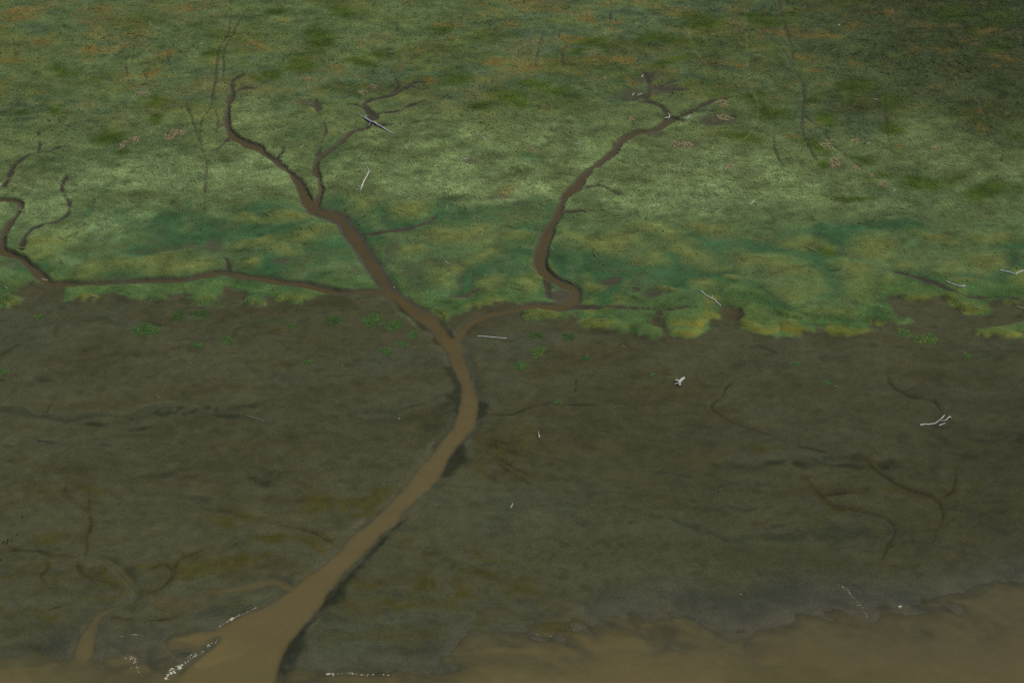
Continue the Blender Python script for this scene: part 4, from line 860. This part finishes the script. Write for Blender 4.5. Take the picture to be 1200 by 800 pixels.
foam('bright white foam lumps on the tip of the mud bar at the bottom', [(216, 775), (211, 779), (209, 782), (203, 787), (197, 792), (193, 796)], 2.2, 34, .52)
foam('foam trail spreading from a clump over shallow brown water', [(148, 771), (155, 772), (160, 774), (158, 779), (162, 786), (167, 793)], 2.0, 60, .2)
foam('faint dotted foam line along dark mud above the shallows', [(142, 746), (152, 744), (158, 743.5), (167, 744.5)], .7, 26, .17)
foam('broken yellowish foam line below the mud flat near the bottom edge', [(382, 789.5), (396, 789), (412, 789), (424, 790.5), (444, 790), (460, 790.5)], .9, 44, .24)
foam('faint diagonal foam streak crossing the eastern river edge', [(984, 686), (993, 692), (1000, 700), (1008, 711), (1016, 722)], 1.2, 70, .14)
foam('pale foam dot with a thin tail beyond the diagonal streak', [(1054, 711.5), (1055, 710), (1056, 709)], .6, 14, .22)
foam('thin foam scribble on the sunken mud tongue at the river', [(622, 742), (632, 744), (640, 748), (655, 737), (672, 738)], 1.4, 50, .10)

# ------------------------------------------------------------------ birds on the mud
def bird_mesh():
    spine = [(-.24, .13, .015, .010), (-.17, .145, .035, .018), (-.09, .16, .065, .055), (0, .175, .085, .08), (.08, .19, .075, .075), (.13, .215, .05, .055), (.155, .25, .036, .04),
             (.175, .275, .04, .042), (.205, .28, .032, .034), (.225, .275, .012, .014), (.265, .268, .004, .005)]
    V, F, sg = [], [], 10
    for sx_, sz_, wy, wz in spine:
        for k in range(sg):
            a = 6.283 * k / sg; V.append((sx_, math.cos(a) * wy, sz_ + math.sin(a) * wz))
    for i in range(len(spine) - 1):
        for k in range(sg): F.append((i * sg + k, i * sg + (k + 1) % sg, (i + 1) * sg + (k + 1) % sg, (i + 1) * sg + k))
    F.append(tuple(range(sg))[::-1]); F.append(tuple((len(spine) - 1) * sg + k for k in range(sg)))
    for s_ in (-1, 1):
        tube(V, F, [(.0, .035 * s_, .11, .012), (.012, .035 * s_, .06, .008), (.0, .035 * s_, .012, .007)], 6, 0)
        tube(V, F, [(-.03, .035 * s_, .008, .007), (.05, .035 * s_, .008, .006)], 5, 0)
    me = bpy.data.meshes.new('bird'); me.from_pydata(V, [], F); me.update(); me.materials.append(M_BIRD)
    return me
bm_ = bird_mesh(); proto = None
for px, py, rz, s_, lb in [(4.7, 635.4, .3, 1.7, 'dark bird at the western end of the small flock on mud'), (10, 633, 2.2, 1.8, 'dark bird at the top of the tight flock on grey mud'), (8.6, 636.4, -.4, 1.8, 'blackest bird at the bottom of the tight flock on grey mud'),
                           (14.7, 633.2, 1.2, 1.6, 'dark bird at the eastern end of the tight flock'), (20.2, 626.8, .9, 1.6, 'lone dark bird just above the tight flock'), (26.5, 606, 2.8, 1.7, 'lone dark bird on mud far above the flock'), (.8, 656.2, .2, 1.5, 'dark bird below the flock near algae')]:
    o_ = link('bird', bm_) if proto is None else proto.copy()
    if proto is None: proto = o_
    else: C.objects.link(o_)
    x_, y_, z_ = at(px, py); o_.location = (x_, y_, z_ - .005); o_.rotation_euler = (0, 0, rz); o_.scale = (s_ * .62,) * 3
    tag(o_, lb, 'bird', 'dark birds resting on the mud')

# ------------------------------------------------------------------ light, sky, camera
SUN_EL, SUN_AZ = R(55), R(70)      # sun to the right, a little beyond the marsh; azimuth clockwise from +Y
world = bpy.data.worlds.new("World"); bpy.context.scene.world = world; world.use_nodes = True
wn = world.node_tree; bg = wn.nodes['Background']
sky = wn.nodes.new('ShaderNodeTexSky'); sky.sky_type = 'NISHITA'; sky.sun_disc = False
sky.sun_elevation = SUN_EL; sky.sun_rotation = SUN_AZ; sky.air_density = 1.0; sky.dust_density = 3.0
wn.links.new(sky.outputs[0], bg.inputs[0]); bg.inputs[1].default_value = .08
sl = bpy.data.lights.new('sun', 'SUN'); sl.energy = 2.2; sl.angle = R(4); sl.color = (1, .95, .87)
so = bpy.data.objects.new('sun', sl); C.objects.link(so)
import mathutils
dirv = mathutils.Vector((math.sin(SUN_AZ) * math.cos(SUN_EL), math.cos(SUN_AZ) * math.cos(SUN_EL), math.sin(SUN_EL)))
so.rotation_euler = dirv.to_track_quat('Z', 'Y').to_euler(); so.location = (0, 250, 200)

cd = bpy.data.cameras.new('camera'); co_ = bpy.data.objects.new('camera', cd); C.objects.link(co_)
cd.sensor_width = 36; cd.lens = 18 / TANH; cd.clip_end = 20000; cd.clip_start = 1
co_.location = (0, 0, CAM_H); co_.rotation_euler = (math.pi / 2 - PITCH, 0, 0)
sc = bpy.context.scene; sc.camera = co_
sc.view_settings.view_transform = 'Standard'; sc.view_settings.look = 'None'; sc.view_settings.gamma = 1; sc.view_settings.exposure = 0.0
sc.render.engine = 'CYCLES'; sc.cycles.use_denoising = False
sc.cycles.max_bounces = 6; sc.cycles.diffuse_bounces = 2; sc.cycles.transparent_max_bounces = 8
